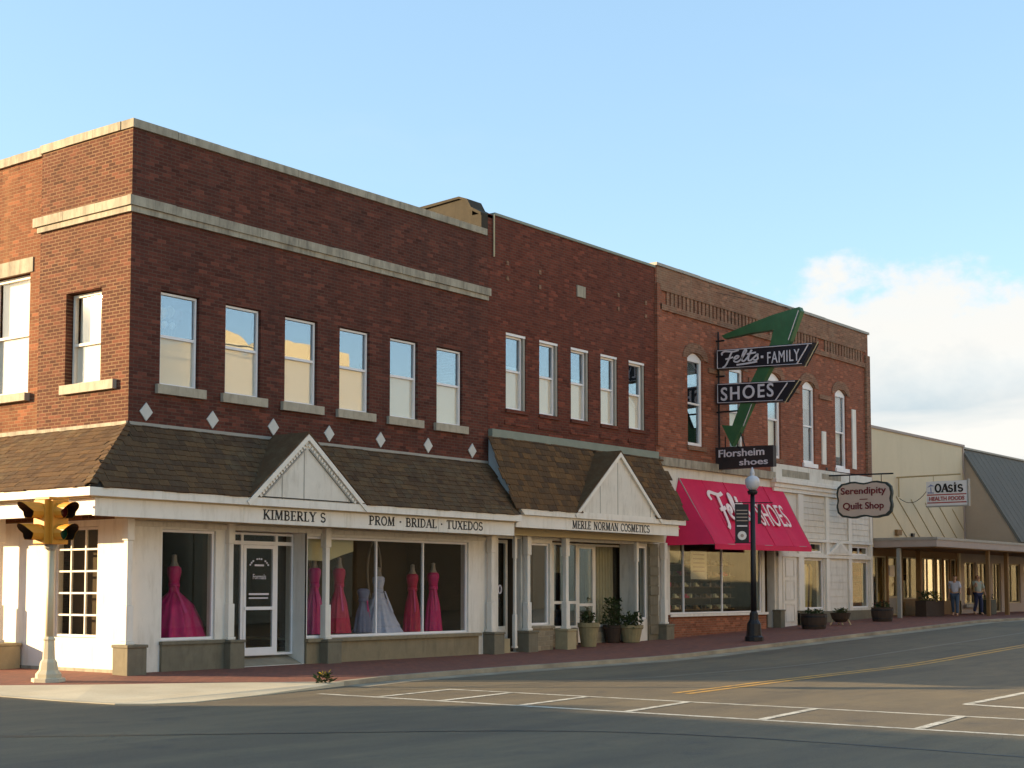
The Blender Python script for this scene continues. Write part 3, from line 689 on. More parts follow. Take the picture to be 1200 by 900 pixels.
for k, h in enumerate(wins):
    wm = sash_window(A, F, h[0] + .02, h[1] - .02, h[2] + .005, h[3] - .02, -.07, 'frame', rail=.47, t=.045, sill=(.13, .17, .09, .19))
mk('jamb_shadow_board', MB(F).box(.76, .765, -.3, -.28, 5.7, 5.8), 'dark', A) if False else None
w0 = sash_window(A, Lw, .93, 2.03, 5.76, 7.64, -.16, 'white', rail=.55, t=.06, blind=True, sill=(.55, .08, .1, .19), gu='glass_low', gl='glass_low', bm='blind_white')
mk('curtain', MB(Lw).box(.99, 1.97, -.32, -.30, 6.62, 7.6), 'blind_white', w0)
for a in (3.45, 6.43, 9.43):
    w1 = sash_window(A, Lw, a, a + 1.42, 5.74, 8.3, -.2, 'white', rail=.5, t=.08, blind=True, sill=(.1, .1, .06, .17), gu='glass_low', gl='glass_low', bm='blind_white')
    mk('curtain', MB(Lw).box(a + .08, a + 1.34, -.36, -.34, 7.0, 8.22), 'blind_white', w1)
    mk('lintel', MB(Lw).box(a - .14, a + 1.56, -.1, -.045, 8.31, 8.62), 'stone', A)
for k in range(7):
    x = .42 + 1.71 * k; r = .16
    mk('diamond_tile', MB(F).prism([(x - r, .002, 5.12), (x, .002, 5.12 - r * 1.15), (x + r, .002, 5.12), (x, .002, 5.12 + r * 1.15)], (0, .025, 0)), 'tile', A)
# ground storey
shop = [(.88, 2.28, .6, 2.82), (2.75, 4.85, .0, 2.86), (4.92, 10.56, .55, 2.80)]
mk('shop_wall', wall(MB(F), .0, AX + .05, -.2, 3.298, 0, .25, shop), 'white', A)
mk('shop_side_wall', wall(MB(Lw), .004, 14, -.2, 2.998, .003, .24, [(.87, 2.30, .66, 2.87), (4.3, 5.9, .66, 2.87), (7.5, 8.6, 0, 2.5)]), 'white', A)
def grid_window(u0, u1, v0, v1, nc, nr):
    gw = mk('window', frame(MB(Lw), u0, u1, v0, v1, -.14, -.06, .05), 'white', A)
    for k in range(1, nc): u = u0 + (u1 - u0) * k / nc; mk('muntin', MB(Lw).box(u - .018, u + .018, -.115, -.07, v0 + .05, v1 - .05), 'white', gw)
    for k in range(1, nr): v = v0 + (v1 - v0) * k / nr; mk('muntin', MB(Lw).box(u0 + .05, u1 - .05, -.112, -.073, v - .018, v + .018), 'white', gw)
    for i in range(nc):
        for j in range(nr):
            a, b = u0 + (u1 - u0) * i / nc, u0 + (u1 - u0) * (i + 1) / nc; c, d = v0 + (v1 - v0) * j / nr, v0 + (v1 - v0) * (j + 1) / nr
            mk('pane', MB(Lw).box(max(a + .018, u0 + .05), min(b - .018, u1 - .05), -.096, -.09, max(c + .018, v0 + .05), min(d - .018, v1 - .05)), 'glass_shop', gw)
    mk('curtain', MB(Lw).box(u0, u1, -.5, -.48, v0, v1), 'room', gw)
grid_window(.88, 2.29, .67, 2.86, 3, 5); grid_window(4.31, 5.89, .67, 2.86, 4, 5)
mk('side_door', MB(Lw).box(7.5, 8.6, -.2, -.14, 0, 2.5), 'white_old', A)
mk('wall_foot', MB(Lw).box(.0, 14, .005, .03, -.2, .06), 'stone', A)
# display bay interiors
def bay(parent, x0, x1, z0, z1, depth, mat='room', floor='floor', w=.25):
    mk('display_floor', MB().box(x0 - .2, x1 + .2, w, depth, z0 - .06, z0 - .004), floor, parent)
    mk('display_back', MB().box(x0 - .2, x1 + .2, depth, depth + .05, z0 - .06, z1 + .25).box(x0 - .25, x0 - .2, w, depth, z0, z1 + .25).box(x1 + .2, x1 + .25, w, depth, z0, z1 + .25).box(x0 - .2, x1 + .2, w, depth, z1 + .2, z1 + .25), mat, parent)
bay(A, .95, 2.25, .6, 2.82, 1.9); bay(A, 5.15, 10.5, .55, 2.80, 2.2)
def shopfront(parent, x0, x1, z0, z1, mulls, mat='frame', y=.06, t=.05, gm='glass_shop', mw=.022):
    s_ = mk('display_window', frame(MB(F), x0, x1, z0, z1, -y - .05, -y + .01, t), mat, parent)
    e = [x0 + t] + [m for m in mulls] + [x1 - t]
    for m in mulls: mk('mullion', MB(F).box(m - mw, m + mw, -y - .045, -y + .014, z0 + t, z1 - t), mat, s_)
    for a, b in zip(e, e[1:]): mk('pane', tilted(F, a + (mw if a != e[0] else 0), b - (mw if b != e[-1] else 0), -y - .022, z0 + t, z1 - t, amt=.004), gm, s_)
    return s_
shopfront(A, .885, 2.275, .605, 2.815, []); shopfront(A, 4.925, 10.555, .555, 2.795, [7.22, 8.88])
mk('bulkhead', MB(F).box(.86, 2.5, .004, .07, -.2, .52).box(.84, 2.5, .0045, .11, .522, .59), 'stone_dark', A)
mk('bulkhead', MB(F).box(4.86, 10.9, .004, .06, -.2, .46).box(4.84, 10.95, .0045, .13, .462, .54), 'bulk_stone', A)
# entrance recess with glass door
ent = mk('entrance', MB().box(2.75, 4.85, .55, .60, .2, .26).box(2.70, 2.75, .0, .6, -.1, 2.86).box(4.851, 4.9, .0, .6, -.1, 2.86).box(2.75, 4.85, .0, .6, 2.861, 2.93), 'white', A)
mk('entrance_step', MB().prism([(2.75, .0, -.02), (4.85, .0, -.02), (4.85, .6, .2), (2.75, .6, .2)], (0, 0, -.25)), 'kerb', ent)
fy = -.36
dr = mk('door_frame', frame(MB(F), 2.78, 4.84, .2, 2.84, fy - .06, fy, .05).box(3.30, 3.37, fy - .055, fy + .002, .25, 2.79).box(4.30, 4.37, fy - .055, fy + .002, .25, 2.79).box(2.83, 4.79, fy - .05, fy + .004, 2.58, 2.66), 'frame', ent)
dd = mk('door', frame(MB(F), 3.375, 4.295, .215, 2.575, fy - .045, fy + .01, .075, .16), 'frame', A)
mk('pane', MB(F).box(3.45, 4.22, fy - .02, fy - .014, .375, 2.5), 'glass_shop', dd)
mk('push_bar', MB(F).box(3.40, 4.27, fy - .01, fy + .03, 1.18, 1.25), 'frame', dd)
for a, b in ((2.83, 3.30), (4.37, 4.79)): mk('pane', MB(F).box(a, b, fy - .03, fy - .024, .25, 2.58), 'glass_shop', ent)
mk('pane', MB(F).box(2.83, 4.79, fy - .03, fy - .024, 2.66, 2.79), 'glass_shop', ent)
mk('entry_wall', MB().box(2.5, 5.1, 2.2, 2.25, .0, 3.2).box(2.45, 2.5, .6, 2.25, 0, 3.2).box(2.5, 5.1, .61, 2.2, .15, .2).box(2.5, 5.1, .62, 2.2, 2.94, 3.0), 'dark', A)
dt = MB()
for k in range(11):     # arched line of lettering on the door glass, too small to read in the photo
    a = math.radians(150 - 12 * k); cx, cz = 3.835 + .30 * math.cos(a), 2.02 + .26 * math.sin(a)
    if k % 4 != 3: dt.box(cx - .022, cx + .022, fy - .012, fy - .008, cz - .018, cz + .018) if False else dt.v.extend([]) 
    if k % 4 != 3: MB.box(dt, cx - .022, cx + .022, -fy + .008 - .004, -fy + .008, cz - .018, cz + .018)
MB.box(dt, 3.70, 3.97, -fy + .004, -fy + .008, 2.12, 2.16)
MB.box(dt, 3.54, 4.12, -fy + .004, -fy + .008, 1.50, 1.54); MB.box(dt, 3.54, 4.10, -fy + .004, -fy + .008, 1.42, 1.45)
mk('door_lettering', dt, 'neon', dd)
font_text('door_lettering', 'Formals', dd, 'neon', (3.64, .352, 1.84), X3, Z3, NF, .11, .38, depth=.003, small=True)
# posts along the front
for u, w_, v0, pw in ((-.12, .25, .56, .46), (2.62, .06, .58, .40), (5.42, .1, .52, .44), (11.3, .16, .55, .42)):
    pedestal(A, u + .06, w_, -.2, v0, pw); post(A, u, w_ - .02, v0, 3.06)
pedestal(A, 3.6, .36, -.2, .52, .62, 'sand', Lw); post(A, 3.75, .3, .52, 3.1, 'white', Lw); post(A, 7.2, .3, 0, 3.1, 'white', Lw)
# canopy: shake roof hipped round the corner
OL, OF, ZE, ZT = 1.65, 1.06, 3.50, 4.84
roofA = mk('canopy_roof', MB().poly([(-OL, -OF, ZE), (AX, -OF, ZE), (AX, -.005, ZT), (-.005, -.005, ZT)]).poly([(-OL, -OF, ZE), (-.005, -.005, ZT), (-.005, 14, ZT), (-OL, 14, ZE)]).poly([(AX, -OF, ZE), (AX, -.005, ZT), (AX, -.005, ZE)]), 'deck', A)
V_ = lambda *p: Vector(p)
nrm = lambda a, b: a.cross(b).normalized()
B1 = V_(0, OF, ZT - ZE).normalized(); A1 = V_(1, 0, 0); N1 = nrm(A1, B1)
B2 = V_(OL, 0, ZT - ZE).normalized(); A2 = V_(0, -1, 0); N2 = nrm(A2, B2)
SL1 = math.hypot(OF, ZT - ZE); SL2 = math.hypot(OL, ZT - ZE)
GX0, GX1, GXA, GZA = 2.22, 5.62, 3.84, 4.92
def keep1(u, t):
    x = u - OL - .1; z = ZE + t * (ZT - ZE)
    if x < -OL * (1 - t) + .11 or x > AX - .03: return False
    fr = t * 1.0
    return not (GX0 + (GXA - GX0) * fr + .03 < x < GX1 + (GXA - GX1) * fr - .03)
def keep2(u, t):
    y = 9.0 - u
    return y > -OF * (1 - t) + .11
shingle_roof(roofA, [(V_(-OL - .1, -OF - .03, ZE - .03), A1, B1, N1, AX + OL + .2, SL1, keep1), (V_(-OL - .03, 9.0, ZE - .03), A2, B2, N2, 10.2, SL2, keep2)], 'shake')
hip0, hip1 = V_(-OL, -OF, ZE + .03), V_(0, 0, ZT + .03)
nh = 13; up = (N1 + N2).normalized()
for k in range(nh):     # overlapping cap shakes folded over the hip
    p = hip0.lerp(hip1, k / nh - .004) + up * .055; q = hip0.lerp(hip1, min(1, (k + 1.35) / nh)) + up * .02
    s1, s2 = V_(.17, 0, 0) - up * .03, V_(0, .2, 0) - up * .03; dn = -up * .02
    mb = MB(); mb.poly([tuple(p), tuple(q), tuple(q + s1), tuple(p + s1)]).poly([tuple(p), tuple(q), tuple(q + s2), tuple(p + s2)])
    mb.poly([tuple(p), tuple(p + s1), tuple(p + s1 + dn), tuple(p + dn)]).poly([tuple(p), tuple(p + s2), tuple(p + s2 + dn), tuple(p + dn)])
    mk('hip_shingle', mb, 'shake', roofA)
mk('roof_flashing', MB(F).box(.02, AX - .05, .004, .04, ZT - .02, ZT + .06), 'flash_grey', A)
mk('roof_flashing', MB(Lw).box(.0, 2.95, .006, .05, ZT - .02, ZT + .065).box(2.95, 12, -.065, -.02, ZT - .02, ZT + .1), 'stone', A)
gable(A, GX0, GX1, GXA, ZE - .03, GZA - .02, -OF + .02, -.02, 'shake')
# eaves: crown trim, lettered board, soffit
mk('eave_trim', MB().box(-OL - .02, AX, -OF - .02, -OF + .12, ZE - .175, ZE - .02).box(-OL - .022, -OL + .12, -OF + .12, 13, ZE - .175, ZE - .021), 'white', A)
mk('soffit', MB().box(-OL + .12, AX, -OF + .12, -.004, ZE - .20, ZE - .16).box(-OL + .12, -.004, 0, 13, ZE - .201, ZE - .161), 'tan', A)
fas = mk('fascia_board', MB().box(-OL + .22, 2.2, -.92, -.84, 2.97, ZE - .202), 'white', A)
for a_, b_ in ((2.206, 5.2), (5.206, 8.3), (8.306, AX - .1)): j_ = random.uniform(0, .006); mk('fascia_board', MB().box(a_, b_, -.918 - j_ * .3, -.84, 2.965 + j_, ZE - .203), 'white', A)
mk('fascia_board', MB().box(-OL + .22, -OL + .3, -.84, 13, 2.99, ZE - .22), 'white', A)
mk('porch_beam', MB().box(-.3, AX - .05, -.34, -.03, 2.98, ZE - .245), 'tan', A)
mk('shop_lintel', MB(F).box(.0, AX - .02, .004, .05, 2.86, 2.955), 'white_old', A)
serif_text('lettering', 'KIMBERLY S', fas, 'black_letter', (2.72, -.921, 3.055), X3, Z3, NF, .205, 1.83)
serif_text('lettering', 'PROM · BRIDAL · TUXEDOS', fas, 'black_letter', (5.9, -.921, 3.055), X3, Z3, NF, .205, 4.08)

bl = thing('balloon_cluster', 'orange and red balloons behind the first upper window of the corner building', 'balloons', (1.2, .3, 7.0))
for bx_, bz_, br_, bm_ in ((1.02, 7.22, .13, 'quilt_a'), (1.22, 7.28, .12, 'tan'), (1.42, 7.22, .14, 'leaf_red'), (1.10, 7.0, .07, 'blind_white'), (1.30, 7.0, .07, 'blind_white')):
    mk('balloon', MB().lathe(bx_, .3, [(.01, bz_ - br_ * 1.2), (br_ * .6, bz_ - br_ * .8), (br_, bz_), (br_ * .75, bz_ + br_ * .7), (.01, bz_ + br_)], 14), bm_, bl, smooth=True)
    mk('string', MB().tube([(bx_, .3, bz_ - br_ * 1.2), (1.2, .3, 6.3)], .004, 4), 'tan', bl)

# ================================================================== MIDDLE BUILDING (red-brown brick, cosmetics shop)
B = thing('brick_building', 'two storey red-brown brick middle building with five narrow upper windows above a steep shake roof', 'building', (AX, 0, 0))
BX0, BX1, BH = AX + .003, 19.5, 11.36
bw = [(12.12 + 1.479 * k, 12.997 + 1.479 * k, 6.34, 8.36) for k in range(5)]
mk('front_wall', wall(MB(F), BX0, BX1, 3.3, BH, -.02, .3, bw), 'brick_b', B)
mk('parapet_cap', MB(F).box(BX0 + .25, BX1, -.4, .02, BH, BH + .07), 'flash', B)
# plastered party wall that stands above the corner building's roof
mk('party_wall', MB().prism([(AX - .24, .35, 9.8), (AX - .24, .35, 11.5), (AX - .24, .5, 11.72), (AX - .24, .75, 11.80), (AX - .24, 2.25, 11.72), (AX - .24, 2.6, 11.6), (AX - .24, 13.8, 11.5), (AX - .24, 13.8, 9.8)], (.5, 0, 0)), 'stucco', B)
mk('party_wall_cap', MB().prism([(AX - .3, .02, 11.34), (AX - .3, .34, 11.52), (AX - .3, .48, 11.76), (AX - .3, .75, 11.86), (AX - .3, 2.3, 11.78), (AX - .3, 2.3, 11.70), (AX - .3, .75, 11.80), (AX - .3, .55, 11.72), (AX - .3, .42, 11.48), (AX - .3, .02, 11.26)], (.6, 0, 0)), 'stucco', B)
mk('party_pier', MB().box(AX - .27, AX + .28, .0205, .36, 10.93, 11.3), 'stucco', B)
mk('conduit', MB(F).tube([(11.55, .03, 11.36), (11.55, .03, 10.25)], .025), 'tan', B)
mk('rear_wall', MB().box(BX0, BX1, 13.7, 14, 0, BH), 'brick_b', B)
mk('roof', MB().box(BX0 + .3, BX1, .32, 13.7, 10.6, 10.7), 'deck', B)
mk('upper_floor', MB().box(BX0, BX1, 2.2, 2.3, 4.0, 10.6).box(BX0, BX1, .32, 13.7, 3.35, 3.45), 'dark', B)
for h in bw:
    wf = sash_window(B, F, h[0] + .01, h[1] - .09, h[2] + .01, h[3] - .07, -.12, 'frame', rail=.47, t=.05, gu='glass_far', gl='glass_far_low')
    mk('jamb_board', MB(F).box(h[1] - .088, h[1] - .004, -.2, -.05, h[2] + .01, h[3] - .07), 'flash_grey', wf)
    mk('head_board', MB(F).box(h[0] + .005, h[1] - .005, -.18, -.035, h[3] - .068, h[3] - .003), 'frame', wf)
    mk('sill', MB(F).box(h[0] - .03, h[1] + .05, -.018, .03, h[2] - .10, h[2] - .004), 'brick_b', wf)
    mk('header_course', MB(F).box(h[0] - .06, h[1] + .1, -.018, .004, h[2] - .42, h[2] - .30), 'brick_b', wf)
mk('plaque', MB(F).box(15.36, 15.76, -.018, .02, 9.82, 10.14), 'stone', B)
for x in (12.17, 13.61, 17.48, 18.97):
    for z in (9.79, 10.2):
        mk('inset_stone', MB(F).box(x - .05, x + .05, -.018, .008, z - .055, z + .055), 'brick_smear', B)
# steep shake roof
OB, ZB, ZTB = 1.0, 3.66, 5.52
roofB = mk('canopy_roof', MB().poly([(AX + .02, -OB, ZB), (BX1 - .02, -OB, ZB), (BX1 - .02, -.10, ZTB), (AX + .02, -.10, ZTB)]).poly([(BX1 - .02, -OB, ZB), (BX1 - .02, -.1, ZTB), (BX1 - .02, .01, ZTB), (BX1 - .02, .01, ZB)]), 'deck', B)
B3 = V_(0, OB - .10, ZTB - ZB).normalized(); N3 = nrm(A1, B3); SL3 = math.hypot(OB - .1, ZTB - ZB)
HX0, HX1, HXA = 13.85, 18.05, 15.95; HZ = 5.42
shingle_roof(roofB, [(V_(AX + .02, -OB - .03, ZB - .02), A1, B3, N3, BX1 - AX - .1, SL3, lambda u, t: not (HX0 + (HXA - HX0) * t * 1.02 + .05 < AX + .02 + u < HX1 + (HXA - HX1) * t * 1.02 - .05))], 'shake_b', nmax=300, expo=.17)
mk('roof_flashing', MB(F).box(AX + .01, BX1 - .05, -.018, .13, ZTB, ZTB + .22), 'flash', B)
mk('rake_board', MB().prism([(AX - .01, -OB + .02, ZB + .05), (AX - .01, -.02, ZTB + .0), (AX - .01, -.02, ZTB - .9)], (.03, 0, 0)), 'rake', B)
gable(B, HX0, HX1, HXA, ZB + .01, HZ, -OB + .01, -.12, 'shake_b', dent=False)
mk('eave_trim', MB().prism([(11.34, -OB - .03, ZB + .02), (19.47, -OB - .03, ZB + .02), (19.47, -OB - .03, ZB - .15), (11.55, -OB - .03, ZB - .15)], (0, .14, 0)), 'white', B)
fasB = mk('fascia_board', MB().box(11.3, 19.2, -OB + .06, -OB + .14, 3.19, ZB - .152), 'white', B)
mk('soffit', MB().box(11.36, 19.4, -OB + .142, -.004, 3.40, 3.44), 'tan', B)
mk('porch_beam', MB().box(11.5, 19.35, -.34, -.06, 3.02, 3.398), 'tan', B)
serif_text('lettering', 'MERLE NORMAN COSMETICS', fasB, 'black_letter', (13.75, -OB + .059, 3.235), X3, Z3, NF, .215, 3.85)
# ground storey
holes = [(11.78, 12.75, .0, 2.95), (13.1, 14.06, .68, 2.86), (14.16, 18.35, .0, 2.95), (18.45, 18.95, .75, 2.9)]
mk('shop_wall', wall(MB(F), AX + .06, BX1, -.1, 3.298, -.005, .25, holes), 'white_old', B)
stair = mk('door', frame(MB(F), 11.80, 12.73, .12, 2.93, -.5, -.43, .09, .45).box(11.89, 12.64, -.49, -.44, .57, .66), 'white', B)
mk('pane', MB(F).box(11.89, 12.64, -.47, -.465, .66, 2.84), 'glass_shop', stair)
font_text('house_number', '100', stair, 'neon', (12.0, .44, 1.50), X3, Z3, NF, .25, .5, bold=.02, depth=.004)
mk('mail_slot', MB(F).box(12.0, 12.4, -.46, -.42, 1.18, 1.4), 'black', stair)
mk('entry_wall', MB().box(11.7, 12.85, 1.5, 1.55, 0, 3.1).box(11.7, 11.75, .25, 1.5, 0, 3.1).box(12.8, 12.85, .25, 1.5, 0, 3.1).box(11.75, 12.8, .26, 1.5, .02, .12), 'room', B)
mk('sunlit_patch_block', MB().box(11.72, 12.12, -.12, .25, -.1, .36), 'sand', B)  # tan block stands in for a warm sunlit patch beside the door
mk('bulkhead', MB(F).box(12.9, 14.12, -.002, .05, -.1, .58).box(12.85, 14.16, -.001, .09, .582, .66), 'bulk_brick', B)
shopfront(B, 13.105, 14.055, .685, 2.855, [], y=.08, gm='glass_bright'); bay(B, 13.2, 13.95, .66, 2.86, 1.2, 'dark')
gy = .62
sf = mk('display_window', frame(MB(F), 14.3, 18.62, .55, 2.93, -gy - .05, -gy, .06), 'white', B)
for m in (15.05, 16.2, 17.1): mk('mullion', MB(F).box(m - .04, m + .04, -gy - .045, -gy + .004, .1, 2.87), 'white', sf)
for a, b in ((14.36, 15.01), (15.09, 16.16), (17.14, 18.56)): mk('pane', MB(F).box(a, b, -gy - .03, -gy - .024, .61, 2.87), 'glass_bright' if a < 16 else 'glass_shop', sf)
mk('cross_rail', MB(F).box(14.36, 16.16, -gy - .04, -gy + .002, 1.22, 1.3), 'white', sf)
db = mk('door', frame(MB(F), 16.245, 17.055, .12, 2.86, -gy - .04, -gy + .01, .07, .2).box(16.315, 16.985, -gy - .03, -gy + .006, 1.15, 1.23), 'white', B)
mk('pane', MB(F).box(16.315, 16.985, -gy - .02, -gy - .014, .32, 2.79), 'glass_bright', db)
mk('bulkhead', MB().box(14.16, 16.2, gy - .03, gy + .2, -.1, .54).box(17.1, 18.62, gy - .03, gy + .2, -.1, .54), 'bulk_brick', B)
mk('return_wall', MB().box(18.36, 18.45, .25, gy - .04, -.1, 3.0).box(14.06, 14.16, .25, gy - .04, -.1, 3.0), 'white_old', B)
mk('porch_ceiling', MB().box(14.16, 18.62, .25, gy + .02, 2.96, 3.0), 'tan', B)
mk('curtain', MB().box(17.2, 18.5, gy + .35, gy + .4, .5, 2.9), 'curtain', B)
for k in range(9): mk('drape_fold', MB().lathe(17.25 + .15 * k, gy + .33, [(.05, .55), (.06, 1.5), (.05, 2.88)], 8), 'curtain', B)
mk('shop_room', MB().box(13.0, 19.4, 3.4, 3.45, 0, 3.3).box(14.1, 19.4, gy + .2, 3.4, .05, .1).box(14.1, 19.4, gy + .02, 3.4, 3.0, 3.06).box(19.35, 19.4, gy, 3.4, .1, 3.0).box(14.1, 14.15, gy, 3.4, .1, 3.0), 'room', B)
mk('window_blind', MB().box(15.1, 16.15, gy + .5, gy + .52, 2.1, 2.85), 'curtain', B)
mk('counter', MB().box(15.2, 16.6, 1.7, 2.1, .1, 1.1), 'white_old', B)
shopfront(B, 18.455, 18.945, .755, 2.895, [], y=.05)
mk('stone_pier', MB(F).box(18.96, 19.48, -.003, .05, -.05, 2.98), 'stone_dark', B)
for k in range(9):
    mk('pier_stone', MB(F).box(18.98 + .02 * random.random(), 19.46 - .02 * random.random(), .052, .075 + .02 * random.random(), .3 + k * .29, .3 + k * .29 + .26), 'stone_dark', B)
for u, w_, v0, pw, pd in ((12.86, .12, .55, .42, 'stone_dark'), (14.55, .16, .56, .42, 'sand'), (19.7, .12, .6, .44, 'stone_dark')):
    pedestal(B, u, w_, -.1, v0, pw, pd); post(B, u, w_, v0, 3.02)
post(B, 18.3, .04, .1, 3.02, wd=.12); post(B, 12.45, .02, .1, 3.02, wd=.1)

# ================================================================== SHOE STORE BUILDING (orange-red brick, arched windows)
C = thing('brick_building', 'orange-red brick building with tall arched upper windows above the red awning', 'building', (19.5, 0, 0))
CX0, CX1, CH = 19.503, 35.0, 11.45
cw = [(21.37 + 2.66 * k, 22.33 + 2.66 * k, 6.1, 9.05) for k in range(5)]
mk('front_wall', wall(MB(F), CX0, CX1, 5.37, CH, .0, .32, cw), 'brick_c', C)
mk('party_wall', MB().box(CX0, CX0 + .3, .325, 14, 9, CH - .05).box(CX1 - .3, CX1 - .002, .322, 14, 0, CH - .05), 'brick_c', C)
mk('rear_wall', MB().box(CX0, CX1, 14.002, 14.3, 0, CH), 'brick_c', C)
mk('roof', MB().box(CX0 + .3, CX1 - .3, .33, 14, 10.5, 10.6), 'deck', C)
mk('upper_floor', MB().box(CX0 + .3, CX1 - .3, 2.2, 2.3, 4.6, 10.5).box(CX0 + .3, CX1 - .3, .33, 14, 5.0, 5.1), 'dark', C)
stones(C, 'coping_stone', F, CX0 - .0, CX1 + .05, 12, -.36, .06, CH, CH + .09, 'flash_grey')
mk('corbel_band', MB(F).box(CX0 + .2, CX1 - .3, .003, .07, 10.72, 10.92), 'brick_smear', C)
mk('corbel_band', MB(F).box(CX0 + .2, CX1 - .3, .003, .06, 10.12, 10.30), 'brick_smear', C)
mk('parapet_face', MB(F).box(CX0 + .05, CX1 - .1, .002, .02, 10.925, CH - .01), 'brick_smear', C)
x = CX0 + .6
while x < CX1 - .7:
    if not (26.2 < x < 26.6 or 30.6 < x < 31.0): mk('corbel', MB(F).box(x, x + .15, .003, .045, 10.305, 10.715), 'brick_smear', C)
    x += .24
mk('pilaster', MB(F).box(CX1 - .35, CX1 - .003, .003, .09, 5.95, 10.6), 'brick_smear', C)
mk('pilaster', MB(F).box(CX0 + .02, CX0 + .28, .003, .06, 5.95, 10.9), 'brick_c', C)
for k, h in enumerate(cw):
    u0, u1 = h[0], h[1]; um = (u0 + u1) / 2; r = (u1 - u0) / 2; zs_ = h[3] - .19
    # brick spandrels turn the square opening into a segmental arch
    pts = [(u0 + (u1 - u0) * i / 12, zs_ + .185 * math.sin(math.pi * i / 12)) for i in range(13)]
    sp = MB(F)
    for (a, za), (b, zb_) in zip(pts, pts[1:]): sp.poly([(a, -.001, za), (b, -.001, zb_), (b, -.001, h[3]), (a, -.001, h[3])]); sp.poly([(a, -.001, za), (b, -.001, zb_), (b, -.2, zb_), (a, -.2, za)])
    mk('arch_spandrel', sp, 'brick_smear', C)
    hd = MB(F); o_ = [(um + (r + .30) * math.cos(math.pi * (1 - i / 12)), zs_ - .02 + .52 * math.sin(math.pi * i / 12)) for i in range(13)]
    i_ = [(um + (r + .01) * math.cos(math.pi * (1 - i / 12)), zs_ + .195 * math.sin(math.pi * i / 12)) for i in range(13)]
    for j in range(12): hd.prism([(o_[j][0], .003, o_[j][1]), (o_[j + 1][0], .003, o_[j + 1][1]), (i_[j + 1][0], .003, i_[j + 1][1]), (i_[j][0], .003, i_[j][1])], (0, .03, 0))
    mk('window_hood', hd, 'brick_smear', C)
    wf = mk('window', frame(MB(F), u0 + .003, u1 - .003, h[2] + .005, zs_ + .02, -.15, -.07, .11), 'frame', C)
    ar = MB(F)
    for (a, za), (b, zb_) in zip(pts, pts[1:]): ar.prism([(max(a, u0 + .004), -.15, zs_ - .08), (min(b, u1 - .004), -.15, zs_ - .08), (min(b, u1 - .004), -.15, zb_ - .004), (max(a, u0 + .004), -.15, za - .004)], (0, .085, 0))
    mk('arch_panel', ar, 'frame', wf)
    vm = h[2] + 1.35
    mk('meeting_rail', MB(F).box(u0 + .09, u1 - .09, -.14, -.085, vm - .03, vm + .03), 'frame', wf)
    mk('pane', MB(F).box(u0 + .09, u1 - .09, -.12, -.113, vm + .03, zs_ - .08), 'glass_far', wf); mk('pane', MB(F).box(u0 + .09, u1 - .09, -.135, -.128, h[2] + .09, vm - .03), 'glass_far' if k in (0, 3) else 'glass_far_low', wf)
    mk('curtain', MB(F).box(u0 + .08, u1 - .08, -.25, -.24, (vm - .9 if k in (1, 2, 4) else zs_ - .75), zs_), 'blind_white', wf)
    if k != 0: mk('curtain', MB(F).box(u0 + .08, u0 + .4, -.28, -.27, h[2] + .1, zs_ - .8), 'blind_white', wf)
    mk('sill', MB(F).box(u0 - .08, u1 + .08, -.07, .07, h[2] - .14, h[2] + .003), 'brick_smear' if k < 3 else 'frame', wf)
    if k < 4: mk('string_course', MB(F).box(u1 + .32, u1 + 2.66 - .96 - .32, .003, .05, 8.52, 8.68), 'brick_smear', C)
mk('shutter', MB(F).box(30.8, 31.12, .004, .05, 6.15, 7.35), 'white', C); mk('shutter', MB(F).box(33.4, 33.72, .004, .05, 6.15, 8.4), 'white', C)
# store front below
mk('stone_band', MB(F).box(CX0 + .05, 27.0, .004, .12, 5.36, 5.62), 'stone', C)
mk('frieze', MB(F).box(26.85, CX1 - .02, .002, .10, 5.42, 5.92), 'white_old', C)
mk('frieze_patch', MB(F).box(27.5, 29.6, .101, .106, 5.5, 5.75).box(30.6, 32.2, .101, .106, 5.6, 5.8), 'stone', C)
mk('cornice', MB(F).box(26.8, CX1 + .02, .002, .24, 5.27, 5.418).box(26.85, CX1, .002, .16, 5.12, 5.268).box(26.9, CX1 - .02, .002, .11, 4.98, 5.118), 'white', C)
holesC = [(20.25, 26.15, .85, 3.1), (26.35, 27.05, .1, 3.1), (29.3, 30.85, .95, 2.72), (29.0, 30.75, 2.95, 3.3), (33.25, 34.75, .95, 2.7), (33.2, 34.75, 2.92, 3.25)]
mk('shop_wall', wall(MB(F), CX0, CX1 - .01, .0, 5.36, -.005, .28, holesC), 'white_old', C)
mk('bulkhead', MB(F).box(20.1, 26.3, -.003, .07, -.05, .78).box(20.05, 26.3, -.002, .12, .782, .86), 'red_bulk', C)
mk('sill', MB(F).box(20.05, 26.3, .121, .15, .80, .88), 'white', C)
shopfront(C, 20.255, 26.145, .88, 3.095, [21.12, 23.52], y=.05, gm='glass_shop'); bay(C, 20.4, 26.0, .85, 3.1, 2.0, 'room')
mk('recess_back', MB().box(26.2, 27.2, 1.2, 1.25, .0, 3.3).box(26.2, 26.25, .28, 1.2, 0, 3.3).box(27.15, 27.2, .28, 1.2, 0, 3.3), 'brown_wood', C)
mk('window_valance', MB().prism([(20.3, .12, 2.45), (20.95, .12, 2.45), (21.05, .12, 2.7), (21.05, .12, 3.05), (20.3, .12, 3.05)], (0, .02, 0)), 'cream', C)
